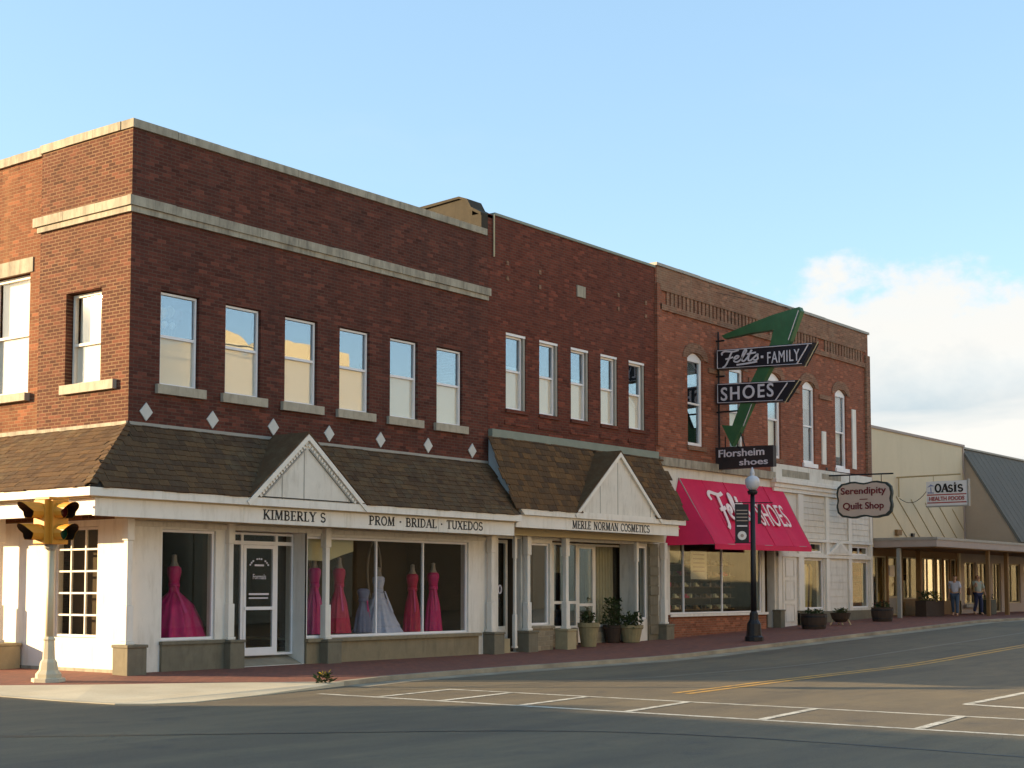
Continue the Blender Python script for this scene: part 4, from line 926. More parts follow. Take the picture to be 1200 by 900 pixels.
# panelled white front right of the awning
for a, b in ((27.2, 27.45), (28.75, 29.15), (30.95, 31.2), (32.85, 33.12), (34.8, 34.98)):
    mk('pilaster', MB(F).box(a, b, .0, .08, .4, 4.97), 'white', C)
pd = mk('door', MB(F).box(27.6, 28.6, .001, .04, .35, 2.85), 'white', C)
for a, b in ((.5, 1.15), (1.25, 1.95), (2.05, 2.7)): mk('door_panel', frame(MB(F), 27.75, 28.45, a, b, .041, .06, .06), 'white_old', pd)
mk('band_trim', MB(F).box(27.2, CX1 - .02, .004, .10, 3.32, 3.42).box(27.2, CX1 - .02, .004, .09, 2.76, 2.88), 'white', C)
for k in range(7): mk('siding_board', MB(F).prism([(29.2, .002, 3.44 + k * .215), (34.8, .002, 3.44 + k * .215), (34.8, .03, 3.44 + k * .215), (29.2, .03, 3.44 + k * .215)], (0, -.012, .205)), 'white_old', C)
for k in range(8): mk('siding_board', MB(F).prism([(31.25, .002, .6 + k * .26), (32.8, .002, .6 + k * .26), (32.8, .025, .6 + k * .26), (31.25, .025, .6 + k * .26)], (0, -.01, .25)), 'white_old', C)
mk('pediment', MB(F).prism([(31.0, .002, 2.89), (33.0, .002, 2.89), (32.0, .002, 3.42)], (0, .13, 0)), 'white', C)
mk('pediment_panel', MB(F).prism([(31.35, .132, 2.95), (32.65, .132, 2.95), (32.0, .132, 3.3)], (0, .012, 0)), 'white_old', C)
shopfront(C, 29.305, 30.845, .955, 2.715, [], y=.06); shopfront(C, 33.255, 34.745, .955, 2.695, [], y=.06)
shopfront(C, 29.005, 30.745, 2.955, 3.295, [29.9], y=.06); shopfront(C, 33.205, 34.745, 2.925, 3.245, [34.0], y=.06)
bay(C, 29.2, 30.7, .95, 3.2, 1.3, 'room'); bay(C, 33.3, 34.6, .95, 3.2, 1.3, 'room')
for a, b in ((27.1, 29.2), (30.9, 33.0)): pass
mk('wall_foot', MB(F).box(29.1, CX1 - .02, .001, .12, .2, .86), 'stone_dark', C)
pedestal(C, 27.15, .1, .1, .95, .3); pedestal(C, 28.95, .1, .1, .9, .4)

# ================================================================== BEIGE BUILDING
D = thing('metal_sided_building', 'beige metal sided building with a flat covered walkway right of the orange-red brick building', 'building', (35.3, 0, 0))
DX0, DX1, DZ = 35.03, 44.95, 7.86
mk('front_wall', wall(MB(F), DX0, DX1, 3.3, DZ, .0, .2, []), 'beige', D)
mk('side_wall', MB().box(DX0, DX0 + .2, .2, 12, 0, DZ - .02).box(DX1 - .2, DX1 - .002, .2, 12, 0, DZ - .02).box(DX0 + .2, DX1 - .2, .2, 12, 7.5, 7.6), 'beige', D)
mk('roof_edge', MB(F).box(DX0 - .02, DX1 + .05, -.25, .06, DZ, DZ + .10), 'taupe', D)
for k in range(7):   # slanting siding seams
    x0 = 36.0 + k * 1.5; x1 = min(x0 + 2.6, DX1 - .05); z0 = 5.4 - k * .06; z1 = z0 - (x1 - x0) * .66
    mk('siding_seam', MB(F).prism([(x0, .003, z0), (x1, .003, z1), (x1, .003, z1 - .04), (x0, .003, z0 - .04)], (0, .02, 0)), 'beige_seam', D)
mk('corner_trim', MB(F).box(DX0, DX0 + .12, .003, .04, 3.6, DZ - .02), 'taupe', D); mk('corner_trim', MB(F).box(DX1 - .12, DX1 - .004, .003, .04, 3.6, DZ - .02), 'taupe', D)
mk('vent_box', MB(F).box(37.3, 37.75, .003, .12, 3.78, 4.0), 'brown_wood', D); mk('vent_box', MB(F).box(38.9, 39.1, .003, .1, 3.76, 3.9), 'black', D)
PO = 2.46
mk('walkway_roof', MB().box(DX0 + .25, 60, -PO, -.004, 3.46, 3.56), 'deck', D)
mk('walkway_fascia', MB().box(DX0 + .2, 60, -PO - .05, -PO + .03, 3.24, 3.58).box(DX0 + .2, DX0 + .28, -PO + .03, -.01, 3.24, 3.58), 'taupe', D)
mk('fascia_drip', MB().box(DX0 + .18, 60, -PO - .08, -PO - .052, 3.50, 3.60).box(DX0 + .17, DX0 + .198, -PO - .05, -.01, 3.50, 3.60), 'flash_grey', D)
mk('walkway_ceiling', MB().box(DX0 + .3, 60, -PO + .05, -.01, 3.2, 3.25), 'brown_wood', D)
for x_, y_, m_, wd in ((35.4, -.95, 'metal_grey', .14), (38.6, -.45, 'brown_wood', .2), (41.5, -2.2, 'brown_wood', .14), (44.6, -1.9, 'brown_wood', .16), (47.5, -2.2, 'tan', .14), (50.5, -2.2, 'tan', .14), (53.5, -2.2, 'tan', .14)):
    mk('walkway_post', MB().box(x_ - wd / 2, x_ + wd / 2, y_ - wd / 2, y_ + wd / 2, .4, 3.22), m_, D)
mk('shop_wall', wall(MB(F), DX0 + .2, DX1, .3, 3.298, -.3, .2, [(35.5, 37.2, .85, 2.95), (37.35, 38.4, .6, 2.95), (38.8, 40.6, 1.25, 2.95), (40.7, 42.3, 1.2, 2.95), (42.45, 43.1, 1.0, 2.95), (43.25, 43.9, 1.0, 2.95), (44.05, 44.7, 1.0, 2.95)]), 'brown_wood', D)
for a, b, c_, gm in ((35.5, 37.2, .85, 'glass_shop'), (38.8, 40.6, 1.25, 'glass_shop'), (40.7, 42.3, 1.2, 'glass_bright'), (42.45, 43.1, 1.0, 'glass_bright'), (43.25, 43.9, 1.0, 'glass_bright'), (44.05, 44.7, 1.0, 'glass_bright')):
    shopfront(D, a + .005, b - .005, c_ + .005, 2.945, [(a + b) / 2] if b - a > 1.5 else [], y=.36, mat='tan', gm=gm)
do = mk('door', frame(MB(F), 37.36, 38.39, .61, 2.94, -.45, -.37, .07).box(37.43, 38.32, -.44, -.375, 1.3, 1.38), 'tan', D)
mk('pane', MB(F).box(37.43, 38.32, -.42, -.414, 1.38, 2.87), 'glass_shop', do); mk('door_panel', MB(F).box(37.43, 38.32, -.43, -.40, .68, 1.3), 'flash_grey', do)
mk('shop_room', MB().box(DX0 + .3, DX1, 2.6, 2.65, .5, 3.3).box(DX0 + .3, DX1, .5, 2.6, .52, .56).box(DX0 + .3, DX1, .5, 2.6, 3.1, 3.15), 'room_light', D)
mk('poster', MB(F).box(37.7, 38.2, -.411, -.405, 2.15, 2.6), 'oasis_face', D); mk('poster', MB(F).box(37.35, 37.68, -.411, -.405, 2.2, 2.6), 'greyblue', D)
mk('pale_sheet', MB(F).box(40.75, 42.25, -.55, -.54, 1.95, 2.9), 'paper', D)  # pale sheet behind the upper part of the panes
for k in range(8): mk('display_goods', MB().box(35.7 + .3 * k + (2.0 if k > 4 else 0), 35.92 + .3 * k + (2.0 if k > 4 else 0), .6, .85, 1.0 + .05 * (k % 3), 1.5 + .25 * (k % 4)), ('quilt_a', 'shoe_box', 'cream', 'barrel')[k % 4], D)
mk('low_wall', MB(F).box(38.7, 44.9, -.28, -.2, .4, 1.15), 'brown_wood', D)

# ================================================================== GREY-GREEN MANSARD BUILDING (right edge)
E = thing('mansard_building', 'low building with a grey-green sloping metal roof front at the right edge of the photo', 'building', (45.0, 0, 0))
EX0, EX1 = 45.0, 60.0
mk('roof_end', MB().prism([(EX0, .0, 7.72), (EX0, -2.4, 3.62), (EX0, .0, 3.62)], (.05, 0, 0)), 'brown_side', E)
mk('sloping_roof', MB().prism([(EX0 - .05, .05, 7.8), (EX0 - .05, -2.46, 3.66), (EX0 - .05, -2.36, 3.60), (EX0 - .05, .05, 7.62)], (EX1 - EX0, 0, 0)), 'green_roof', E)
for k in range(22):
    x_ = EX0 + .3 + k * .68; mk('roof_seam', MB().prism([(x_, .03, 7.82), (x_, -2.47, 3.68), (x_, -2.45, 3.72), (x_, .05, 7.86)], (.03, 0, 0)), 'green_roof', E)
mk('ridge_cap', MB().box(EX0 - .06, EX1, -.02, .3, 7.8, 7.88), 'flash_grey', E)
mk('front_wall', wall(MB(F), EX0, EX1, .3, 3.6, -.3, .25, [(45.6, 47.0, 1.0, 2.85), (47.3, 48.6, 1.0, 2.85), (49.2, 50.3, .6, 2.85), (50.8, 53, 1, 2.85), (53.5, 56, 1, 2.85)]), 'taupe', E)
for a, b, c_ in ((45.6, 47.0, 1.0), (47.3, 48.6, 1.0), (49.2, 50.3, .6), (50.8, 53, 1), (53.5, 56, 1)): shopfront(E, a + .005, b - .005, c_ + .005, 2.845, [(a + b) / 2], y=.38, mat='tan')
mk('shop_room', MB().box(EX0, EX1, 2.6, 2.65, .5, 3.6).box(EX0, EX1, .56, 2.6, .52, .56), 'room', E)
mk('rear_wall', MB().box(EX0 + .01, EX1, 9, 9.3, 0, 7.6).box(EX1 - .3, EX1, .3, 9, 0, 7.7).box(EX0 + .01, EX1, .3, 9, 7.5, 7.6), 'beige', E)
mk('ledge', MB(F).box(45.4, 49, -.29, -.15, .85, .98), 'flash_grey', E)

# ================================================================== AWNING
aw = thing('awning', 'crimson red canvas awning with white lettering over the shoe shop windows', 'awning', (20.85, 0, 3.0))
T0, T1 = V_(20.78, -.01, 5.05), V_(27.6, -.01, 5.1); Bf0, Bf1 = V_(20.9, -1.2, 3.0), V_(27.42, -1.2, 3.06)
mb = MB(); n = 50
for i in range(n):      # cloth with slight sag between its ribs
    for j in range(8):
        q = []
        for a, b in ((i, j), (i + 1, j), (i + 1, j + 1), (i, j + 1)):
            s_, t_ = a / n, b / 8; p = T0.lerp(T1, s_).lerp(Bf0.lerp(Bf1, s_), t_); p.y += .075 * math.sin(math.pi * t_) * math.sin(s_ * 5 * math.pi) ** 2 + .012 * math.sin(17 * s_ + 5 * t_); p.z -= .03 * math.sin(math.pi * t_) * math.sin(s_ * 5 * math.pi) ** 2; q.append(tuple(p))
        mb.poly(q)
mk('canvas', mb, 'awning', aw, smooth=True)
mk('canvas_end', MB().poly([tuple(T0), (19.95, -.01, 2.95), tuple(Bf0)]), 'awning', aw)
mk('canvas_end', MB().poly([tuple(T1), (27.6, -.01, 3.05), tuple(Bf1)]), 'awning', aw)
mk('valance', MB().prism([tuple(Bf0), tuple(Bf1), tuple(Bf1 - V_(0, 0, .16)), tuple(Bf0 - V_(0, 0, .16))], (0, .015, 0)), 'awning', aw)
for k in range(1, 5):
    a_, b_ = T0.lerp(T1, k / 5), Bf0.lerp(Bf1, k / 5); mk('canvas_seam', MB().tube([tuple(a_.lerp(b_, q / 4) + V_(0, -.006, .002)) for q in range(5)], .009), 'awning', aw)
mk('frame_bar', MB().tube([tuple(T0), tuple(Bf0 + V_(.02, .03, 0)), tuple(Bf1 + V_(-.02, .03, 0)), tuple(T1)], .02), 'flash_grey', aw)
Ua = (T1 - T0).normalized(); Va = (T0 - Bf0).normalized(); Na = Ua.cross(Va).normalized(); Va = Na.cross(Ua)
def smooth_line(pts, n=6):
    out = []
    for k in range(len(pts) - 1):
        p0, p1, p2, p3 = (Vector(pts[max(0, min(len(pts) - 1, k + d))]) for d in (-1, 0, 1, 2))
        for i in range(n):
            t_ = i / n; out.append(tuple(.5 * ((2 * p1) + (p2 - p0) * t_ + (2 * p0 - 5 * p1 + 4 * p2 - p3) * t_ ** 2 + (3 * p1 - p0 - 3 * p2 + p3) * t_ ** 3)))
    return out + [tuple(pts[-1])]
# a hand-lettered script word: F with a long top hook, then e l t s joined (unit height about 1)
SCRIPT = [[(.02, .78), (-.02, .95), (.12, 1.08), (.34, 1.04), (.62, 1.0), (.86, 1.08)], [(.52, 1.02), (.46, .7), (.4, .3), (.3, -.12), (.16, -.28)], [(.24, .42), (.44, .46), (.62, .52)],
          [(.66, .3), (.86, .4), (.92, .56), (.8, .6), (.7, .4), (.74, .16), (.92, .1), (1.08, .3), (1.2, .62), (1.28, .95), (1.2, 1.04), (1.12, .7), (1.12, .25), (1.22, .1), (1.36, .28), (1.5, .7), (1.56, .98)],
          [(1.54, .95), (1.46, .45), (1.48, .14), (1.6, .1), (1.74, .3), (1.9, .56), (1.92, .4), (1.96, .2), (1.86, .08), (1.74, .14)], [(1.34, .66), (1.56, .68), (1.8, .72)]]
def script_word(name, parent, mat, p0, U, V, N, height, width, wd, depth=.01, underline=False, shear=0.):
    st = SCRIPT + ([[(.9, -.16), (1.3, -.14), (1.95, -.06)]] if underline else [])
    for k, s_ in enumerate(st):
        mb = MB()
        ribbon(mb, [((x + shear * y) * width / 2.0, y * height) for x, y in smooth_line(s_)], wd, Vector(p0), Vector(U), Vector(V), Vector(N), depth, .008 + .002 * k)
        mk('letter_stroke', mb, mat, parent)
script_word('lettering', aw, 'awning_text', T0 + Ua * 1.28 - Va * 1.52 + Na * .03, Ua, Va, Na, .98, 2.15, .13)
font_text('lettering', 'SHOES', aw, 'awning_text', T0 + Ua * 3.9 - Va * 1.62 + Na * .03, Ua, Va, Na, .86, 2.05, bold=-.005, depth=.012)

# ================================================================== SIGNS ON THE SHOE BUILDING
SX = 23.2
fs = thing('projecting_sign', 'large green arrow sign with two black panels lettered in white above the red awning', 'sign', (SX, -.1, 6.2))
YS, ZS = (0, -1, 0), (0, 0, 1); NS = (-1, 0, 0)
def plate(name, yz, mat, parent, x=SX, th=.16): return mk(name, MB().prism([(x - th / 2, y, z) for y, z in yz], (th, 0, 0)), mat, parent)
arrow_yz = [(-.27, 9.75), (-1.27, 10.02), (-2.07, 10.21), (-3.0, 10.36), (-3.06, 10.22), (-2.68, 9.33), (-1.99, 8.56), (-1.38, 7.56), (-1.01, 6.87), (-.98, 6.80), (-.60, 6.17), (-.24, 6.87), (-.62, 6.82), (-.92, 7.52), (-1.57, 8.62), (-2.0, 9.33), (-2.11, 9.74), (-1.31, 9.72), (-.36, 9.64)]
plate('arrow', arrow_yz, 'sign_green', fs, th=.24)
mk('neon_tube', MB().tube([(SX - .13, -2.98, 10.25), (SX - .13, -2.62, 9.36)], .014), 'neon', fs); mk('neon_tube', MB().tube([(SX - .13, -1.02, 6.78), (SX - .13, -1.32, 7.45)], .014), 'neon', fs)
p1 = plate('sign_panel', [(-.1, 9.29), (-.1, 8.66), (-3.12, 8.54), (-3.52, 9.19)], 'sign_black', fs, th=.34)
p2 = plate('sign_panel', [(-.1, 8.2), (-.1, 7.55), (-2.45, 7.46), (-2.92, 8.08)], 'sign_black', fs, th=.34)
xf = SX - .172
def edge(yz, r=.014): return MB().tube([(xf - .01, y, z) for y, z in yz], r)
mk('neon_tube', edge([(-.14, 8.69), (-.14, 9.26), (-3.44, 9.16)]), 'neon', p1); mk('neon_tube', edge([(-.14, 8.69), (-3.1, 8.57)], .01), 'neon', p1)
mk('neon_tube', edge([(-2.93, 8.58), (-3.32, 9.14)], .02), 'neon', p1); mk('neon_tube', edge([(-3.2, 8.46), (-3.66, 9.2)], .014), 'tan', p1)
mk('neon_tube', edge([(-.14, 7.58), (-.14, 8.17), (-2.85, 8.05)]), 'neon', p2); mk('neon_tube', edge([(-.14, 7.58), (-2.43, 7.49)], .01), 'neon', p2)
mk('neon_tube', edge([(-2.18, 7.5), (-2.6, 8.02)], .02), 'neon', p2); mk('neon_tube', edge([(-2.5, 7.4), (-3.02, 8.1)], .014), 'tan', p2)
script_word('lettering', p1, 'neon', (xf - .01, -.24, 8.80), YS, ZS, NS, .38, 1.36, .05, underline=True, shear=.12)
mk('dot', MB().box(xf - .03, xf - .005, -1.78, -1.70, 8.87, 8.95), 'neon', p1)
font_text('lettering', 'FAMILY', p1, 'neon', (xf - .012, -1.92, 8.68), YS, ZS, NS, .36, 1.1, bold=.0, spacing=1.12)
font_text('lettering', 'SHOES', p2, 'neon', (xf - .012, -.26, 7.63), YS, ZS, NS, .43, 1.86, bold=.012, spacing=1.22)
mk('mounting_pole', MB().tube([(SX, -.08, 9.9), (SX, -.08, 6.0)], .035).tube([(SX, 0, 9.6), (SX, -.3, 9.6)], .03).tube([(SX, 0, 8.45), (SX, -.3, 8.45)], .03).tube([(SX, 0, 7.3), (SX, -1.2, 7.3)], .03), 'black', fs)
mk('guy_wire', MB().tube([(SX, 0, 11.2), (SX, -2.9, 10.3)], .008), 'black', fs)
fl = thing('projecting_sign', 'small dark rectangular sign lettered Florsheim shoes, lowest of the hanging shoe signs', 'sign', (SX, -.1, 5.4))
pl = plate('sign_panel', [(0, 6.16), (0, 5.45), (-2.04, 5.46), (-2.04, 6.12)], 'sign_brown', fl, th=.22)
font_text('lettering', 'Florsheim', pl, 'neon', (SX - .118, -.12, 5.83), YS, ZS, NS, .24, 1.62, bold=.012)
font_text('lettering', 'shoes', pl, 'neon', (SX - .118, -.86, 5.54), YS, ZS, NS, .2, 1.0, bold=.012)
mk('hanger', MB().tube([(SX, -.3, 6.15), (SX, -.3, 6.5)], .02).tube([(SX, -1.0, 6.15), (SX, -.85, 6.6)], .02), 'black', fl)

QX = 31.2
qs = thing('hanging_sign', 'scalloped wooden shop sign with maroon lettering hanging from an iron bracket', 'sign', (QX, 0, 5.6))
def scal(y0, y1, z0, z1, n=10):
    out = []; c_ = .18
    for (a, b) in (((y0, z0 + c_), (y0, z1 - c_)), ((y0 - c_, z1), (y1 + c_, z1)), ((y1, z1 - c_), (y1, z0 + c_)), ((y1 + c_, z0), (y0 - c_, z0))):
        for i in range(n + 1):
            t_ = i / n; p = Vector(a).lerp(Vector(b), t_); d = Vector(b) - Vector(a); nn = Vector((d.y, -d.x)).normalized()
            p += nn * -.035 * math.cos(t_ * 4 * math.pi) * (1 if d.length > 1 else .6); out.append((p.x, p.y))
    return out
ol = scal(-.42, -2.5, 4.2, 5.46)
qp = mk('sign_board', MB().prism([(QX - .06, y, z) for y, z in ol], (.14, 0, 0)), 'quilt_edge', qs)
cy_, cz_ = -1.46, 4.83
mk('sign_face', MB().prism([(QX - .07, cy_ + (y - cy_) * .93, cz_ + (z - cz_) * .9) for y, z in ol], (.009, 0, 0)), 'quilt_face', qp)
font_text('lettering', 'Serendipity', qp, 'maroon', (QX - .075, -.58, 4.96), YS, ZS, NS, .32, 1.72, bold=.014)
font_text('lettering', 'Quilt Shop', qp, 'maroon', (QX - .075, -.66, 4.42), YS, ZS, NS, .32, 1.55, bold=.016)
mk('ornament', MB().box(QX - .08, QX - .071, -1.6, -1.3, 4.83, 4.86), 'maroon', qp)
mk('bracket', MB().tube([(QX, 0, 5.75), (QX, -2.55, 5.72)], .03).tube([(QX, 0, 5.95), (QX, -1.2, 5.74)], .015).tube([(QX, -.9, 5.74), (QX, -.9, 5.44)], .015).tube([(QX, -2.1, 5.72), (QX, -2.1, 5.44)], .015).box(QX - .05, QX + .05, -.03, -.0, 5.6, 6.05), 'black', qs)

OX = 37.6
os_ = thing('hanging_sign', 'white rectangular sign with red stripes and bold black lettering in front of the beige siding', 'sign', (OX, 0, 5.6))
op = mk('sign_board', MB().box(OX - .08, OX + .08, -2.87, -1.24, 4.9, 5.85), 'oasis_face', os_)
mk('sign_rim', MB().box(OX - .1, OX + .1, -2.93, -2.871, 4.85, 5.9).box(OX - .1, OX + .1, -2.87, -1.22, 4.85, 4.898), 'flash_grey', op)
serif_text('lettering', 'OA', op, 'black_letter', (OX - .09, -1.58, 5.42), YS, ZS, NS, .32, .55, wt=1.7); serif_text('lettering', 'S', op, 'black_letter', (OX - .09, -2.12, 5.42), YS, ZS, NS, .27, .2, wt=1.7)
serif_text('lettering', 'I', op, 'black_letter', (OX - .09, -2.34, 5.42), YS, ZS, NS, .27, .13, wt=1.7); serif_text('lettering', 'S', op, 'black_letter', (OX - .09, -2.5, 5.42), YS, ZS, NS, .27, .22, wt=1.7)
mk('letter_dot', MB().box(OX - .095, OX - .081, -2.42, -2.36, 5.72, 5.78), 'black_letter', op)
mk('stripe', MB().box(OX - .085, OX - .081, -2.84, -1.27, 5.30, 5.345).box(OX - .085, OX - .081, -2.84, -1.27, 4.99, 5.035), 'oasis_red', op)
font_text('lettering', 'HEALTH FOODS', op, 'oasis_red', (OX - .09, -1.36, 5.09), YS, ZS, NS, .16, 1.4, bold=.02, small=True)
mk('palm_emblem', MB().prism([(OX - .086, -1.42, 5.38), (OX - .086, -1.46, 5.38), (OX - .086, -1.44, 5.62), (OX - .086, -1.40, 5.62)], (.005, 0, 0)).prism([(OX - .0865, -1.28, 5.62), (OX - .0865, -1.42, 5.74), (OX - .0865, -1.58, 5.66), (OX - .0865, -1.44, 5.66)], (.005, 0, 0)).prism([(OX - .087, -1.3, 5.44), (OX - .087, -1.54, 5.42), (OX - .087, -1.54, 5.38), (OX - .087, -1.3, 5.38)], (.005, 0, 0)), 'greyblue', op)
mk('bracket', MB().tube([(OX, 0, 6.08), (OX, -2.6, 6.1)], .035).tube([(OX, -.08, 6.08), (OX, -.08, 5.3)], .03).tube([(OX, -1.5, 6.08), (OX, -1.5, 5.84)], .015).tube([(OX, -2.7, 6.08), (OX, -2.7, 5.84)], .015), 'beige_seam', os_)
mk('cable', MB().tube([(OX, -.1 - 1.2 * t_, 5.25 - 1.4 * t_ * (1 - t_) * 1.0 + .35 * t_) for t_ in [i / 10 for i in range(11)]], .012), 'black', os_)

# ================================================================== STREET LAMP
lx, ly = 20.2, -2.85; lz = rise(lx) - .035
lm = thing('street_lamp', 'black street lamp with a frosted globe and a dark banner beside the red awning', 'street lamp', (lx, ly, lz))
mk('base', MB().lathe(lx, ly, [(.27, lz), (.27, lz + .12), (.22, lz + .16), (.2, lz + .5), (.13, lz + .62), (.12, lz + .8), (.09, lz + .86)], 12), 'black', lm, smooth=False)
mk('pole', MB().lathe(lx, ly, [(.085, lz + .86), (.08, lz + 2), (.065, lz + 4.31)], 12), 'black', lm, smooth=True)
mk('collar', MB().lathe(lx, ly, [(.12, lz + 4.26), (.15, lz + 4.32), (.15, lz + 4.36), (.1, lz + 4.39)], 12), 'black', lm)
mk('globe', MB().lathe(lx, ly, [(.11, lz + 4.39), (.18, lz + 4.48), (.215, lz + 4.60), (.205, lz + 4.71), (.14, lz + 4.78), (.05, lz + 4.82), (.08, lz + 4.86), (.05, lz + 4.96), (.015, lz + 5.06)], 16), 'globe', lm, smooth=True)
mk('banner_arm', MB().tube([(lx - .33, ly + .42, lz + 4.02), (lx + .35, ly - .46, lz + 4.02)], .018).tube([(lx - .33, ly + .42, lz + 2.85), (lx, ly, lz + 2.85)], .015), 'black', lm)
ud = V_(.607, -.795, 0); nd = V_(-.795, -.607, 0); c0 = V_(lx, ly, lz)
def bplate(name, a, b, z0, z1, mat, lift=0., parent=lm): return mk(name, MB().prism([tuple(c0 + ud * a + nd * lift + V_(0, 0, z0)), tuple(c0 + ud * b + nd * lift + V_(0, 0, z0)), tuple(c0 + ud * b + nd * lift + V_(0, 0, z1)), tuple(c0 + ud * a + nd * lift + V_(0, 0, z1))], tuple(nd * .02)), mat, parent)
bn = bplate('banner', -.52, -.12, 2.86, 3.98, 'sign_black')
for k in range(4): bplate('banner_line', -.48, -.16, 3.78 - .1 * k, 3.81 - .1 * k, 'taupe', .021, bn)
bplate('banner_line', -.47, -.17, 3.32, 3.36, 'neon', .021, bn)
dk = MB()
pc = [c0 + ud * (-.32 + .13 * math.cos(a)) + V_(0, 0, 3.06 + .13 * math.sin(a)) + nd * .022 for a in [2 * math.pi * i / 16 for i in range(16)]]
mk('banner_disc', dk.prism([tuple(p) for p in pc], tuple(nd * .01)), 'oasis_face', bn)
pc = [c0 + ud * (-.32 + .05 * math.cos(a)) + V_(0, 0, 3.06 + .05 * math.sin(a)) + nd * .034 for a in [2 * math.pi * i / 10 for i in range(10)]]
mk('banner_disc', MB().prism([tuple(p) for p in pc], tuple(nd * .006)), 'taupe', bn)
bplate('side_plate', .14, .24, 3.4, 3.98, 'black')

# ================================================================== TRAFFIC SIGNAL
tx, ty, tz = -2.05, -.5, -.03
ts = thing('traffic_signal', 'old yellow traffic signal with hooded lenses on a pale fluted pole at the corner', 'traffic light', (tx, ty, tz))
mk('footing', MB().lathe(tx, ty, [(.30, tz - .06), (.30, tz + .05), (.28, tz + .06)], 8), 'concrete', ts)
mk('base', MB().lathe(tx, ty, [(.23, tz + .06), (.23, tz + .13), (.17, tz + .2), (.15, tz + .34), (.11, tz + .4), (.095, tz + .72), (.11, tz + .75), (.08, tz + .8)], 8), 'pole_cream', ts)
mk('pole', MB().lathe(tx, ty, [(.072, tz + .8), (.062, tz + 2.35)], 12), 'pole_cream', ts, smooth=True)
mk('cap', MB().box(tx - .22, tx + .2, ty - .22, ty + .2, tz + 3.27, tz + 3.31), 'yellow', ts)
mk('bracket', MB().lathe(tx, ty, [(.07, tz + 2.35), (.12, tz + 2.4), (.12, tz + 2.46), (.05, tz + 2.5)], 10).lathe(tx, ty, [(.04, tz + 2.5), (.04, tz + 3.27)], 8), 'metal_grey', ts)
def signal_head(dx, dy):
    d = V_(dx, dy, 0); s_ = V_(-dy, dx, 0); c_ = V_(tx, ty, 0) + d * .19
    def bx(a0, a1, b0, b1, z0, z1, mb=None):
        mb = mb or MB(); mb.prism([tuple(c_ + d * a + s_ * b + V_(0, 0, z0)) for a, b in ((a0, b0), (a1, b0), (a1, b1), (a0, b1))], (0, 0, z1 - z0)); return mb
    h_ = mk('signal_head', bx(-.12, .08, -.17, .17, tz + 2.46, tz + 3.26), 'yellow', ts, bevel=.015)
    for z_, lens in ((tz + 3.05, 'lens_red'), (tz + 2.66, 'lens_green')):
        q = MB(); R = .15
        ring = [c_ + d * .085 + s_ * (R * .85 * math.cos(a)) + V_(0, 0, z_ + R * .85 * math.sin(a)) for a in [2 * math.pi * i / 14 for i in range(14)]]
        mk('lens', q.prism([tuple(p) for p in ring], tuple(d * .02)), lens, h_)
        v = MB(); n_ = 12     # tunnel hood, longer above than below
        def hood(r, mb):
            for i in range(n_):
                a, b = math.radians(-50 + 280 * i / n_), math.radians(-50 + 280 * (i + 1) / n_)
                la, lb = .16 + .20 * max(0, math.sin(a)) ** .7 + .06, .16 + .20 * max(0, math.sin(b)) ** .7 + .06
                P = lambda an, k, rr: tuple(c_ + d * (.08 + k) + s_ * (rr * math.cos(an)) + V_(0, 0, z_ + rr * math.sin(an)))
                mb.poly([P(a, 0, r), P(b, 0, r), P(b, lb, r), P(a, la, r)])
            return mb
        mk('hood', hood(R + .012, MB()), 'yellow', h_, smooth=True); mk('hood_lining', hood(R, MB()), 'signal_in', h_, smooth=True)
for d_ in ((-1, 0), (0, -1)): signal_head(*d_)

# ================================================================== PLANTERS AND SMALL STREET THINGS
def leaves(mb, c_, rx, rz, n_, size, up=.3):
    for _ in range(n_):
        a = random.uniform(0, 2 * math.pi); r = math.sqrt(random.random()); z_ = random.random()
        p = Vector(c_) + V_(math.cos(a) * r * rx * (1 - .4 * z_), math.sin(a) * r * rx * (1 - .4 * z_), z_ * rz)
        d = V_(random.gauss(0, 1), random.gauss(0, 1), random.gauss(up, .7)).normalized(); e = d.cross(V_(random.random(), random.random(), 1)).normalized(); s_ = size * random.uniform(.6, 1.3)
        mb.poly([tuple(p), tuple(p + d * s_ * .5 + e * s_ * .22), tuple(p + d * s_), tuple(p + d * s_ * .5 - e * s_ * .22)])
    return mb
def planter(name, label, cat, x_, y_, r, h, mat, plant=True, group=None, prof=None, red=False, rows=None):
    z_ = rise(x_) + .012 * y_
    t = thing(name, label, cat, (x_, y_, z_), group)
    mk('pot', MB().lathe(x_, y_, prof(r, h, z_) if prof else [(r * .72, z_), (r * .84, z_ + h * .4), (r * .97, z_ + h * .8), (r * 1.06, z_ + h * .82), (r * 1.06, z_ + h), (r * .92, z_ + h), (r * .9, z_ + h - .06)], 18), mat, t)
    if rows:
        for k in rows: mk('hoop', MB().lathe(x_, y_, [(r * k[1], z_ + h * k[0]), (r * k[1] + .012, z_ + h * k[0] + .01), (r * k[1] + .012, z_ + h * k[0] + .05), (r * k[1], z_ + h * k[0] + .06)], 18), 'black', t)
    mk('soil', MB().lathe(x_, y_, [(r * .9, z_ + h - .08), (r * .88, z_ + h - .05)], 14), 'soil', t)
    if plant:
        mk('foliage', leaves(MB(), (x_, y_, z_ + h - .05), r * plant[0], plant[1], plant[2], plant[3]), 'leaf', t, kind='stuff')
        st = MB()
        for k in range(5): a = k * 1.3; st.tube([(x_ + .05 * math.cos(a), y_ + .05 * math.sin(a), z_ + h - .06), (x_ + r * .5 * math.cos(a), y_ + r * .5 * math.sin(a), z_ + h + plant[1] * .6)], .012, 5)
        mk('stem', st, 'trunk', t)
        if red: mk('flowers', leaves(MB(), (x_, y_, z_ + h + plant[1] * .4), r * plant[0], plant[1] * .7, 40, .09), 'leaf_red', t, kind='stuff')
    return t
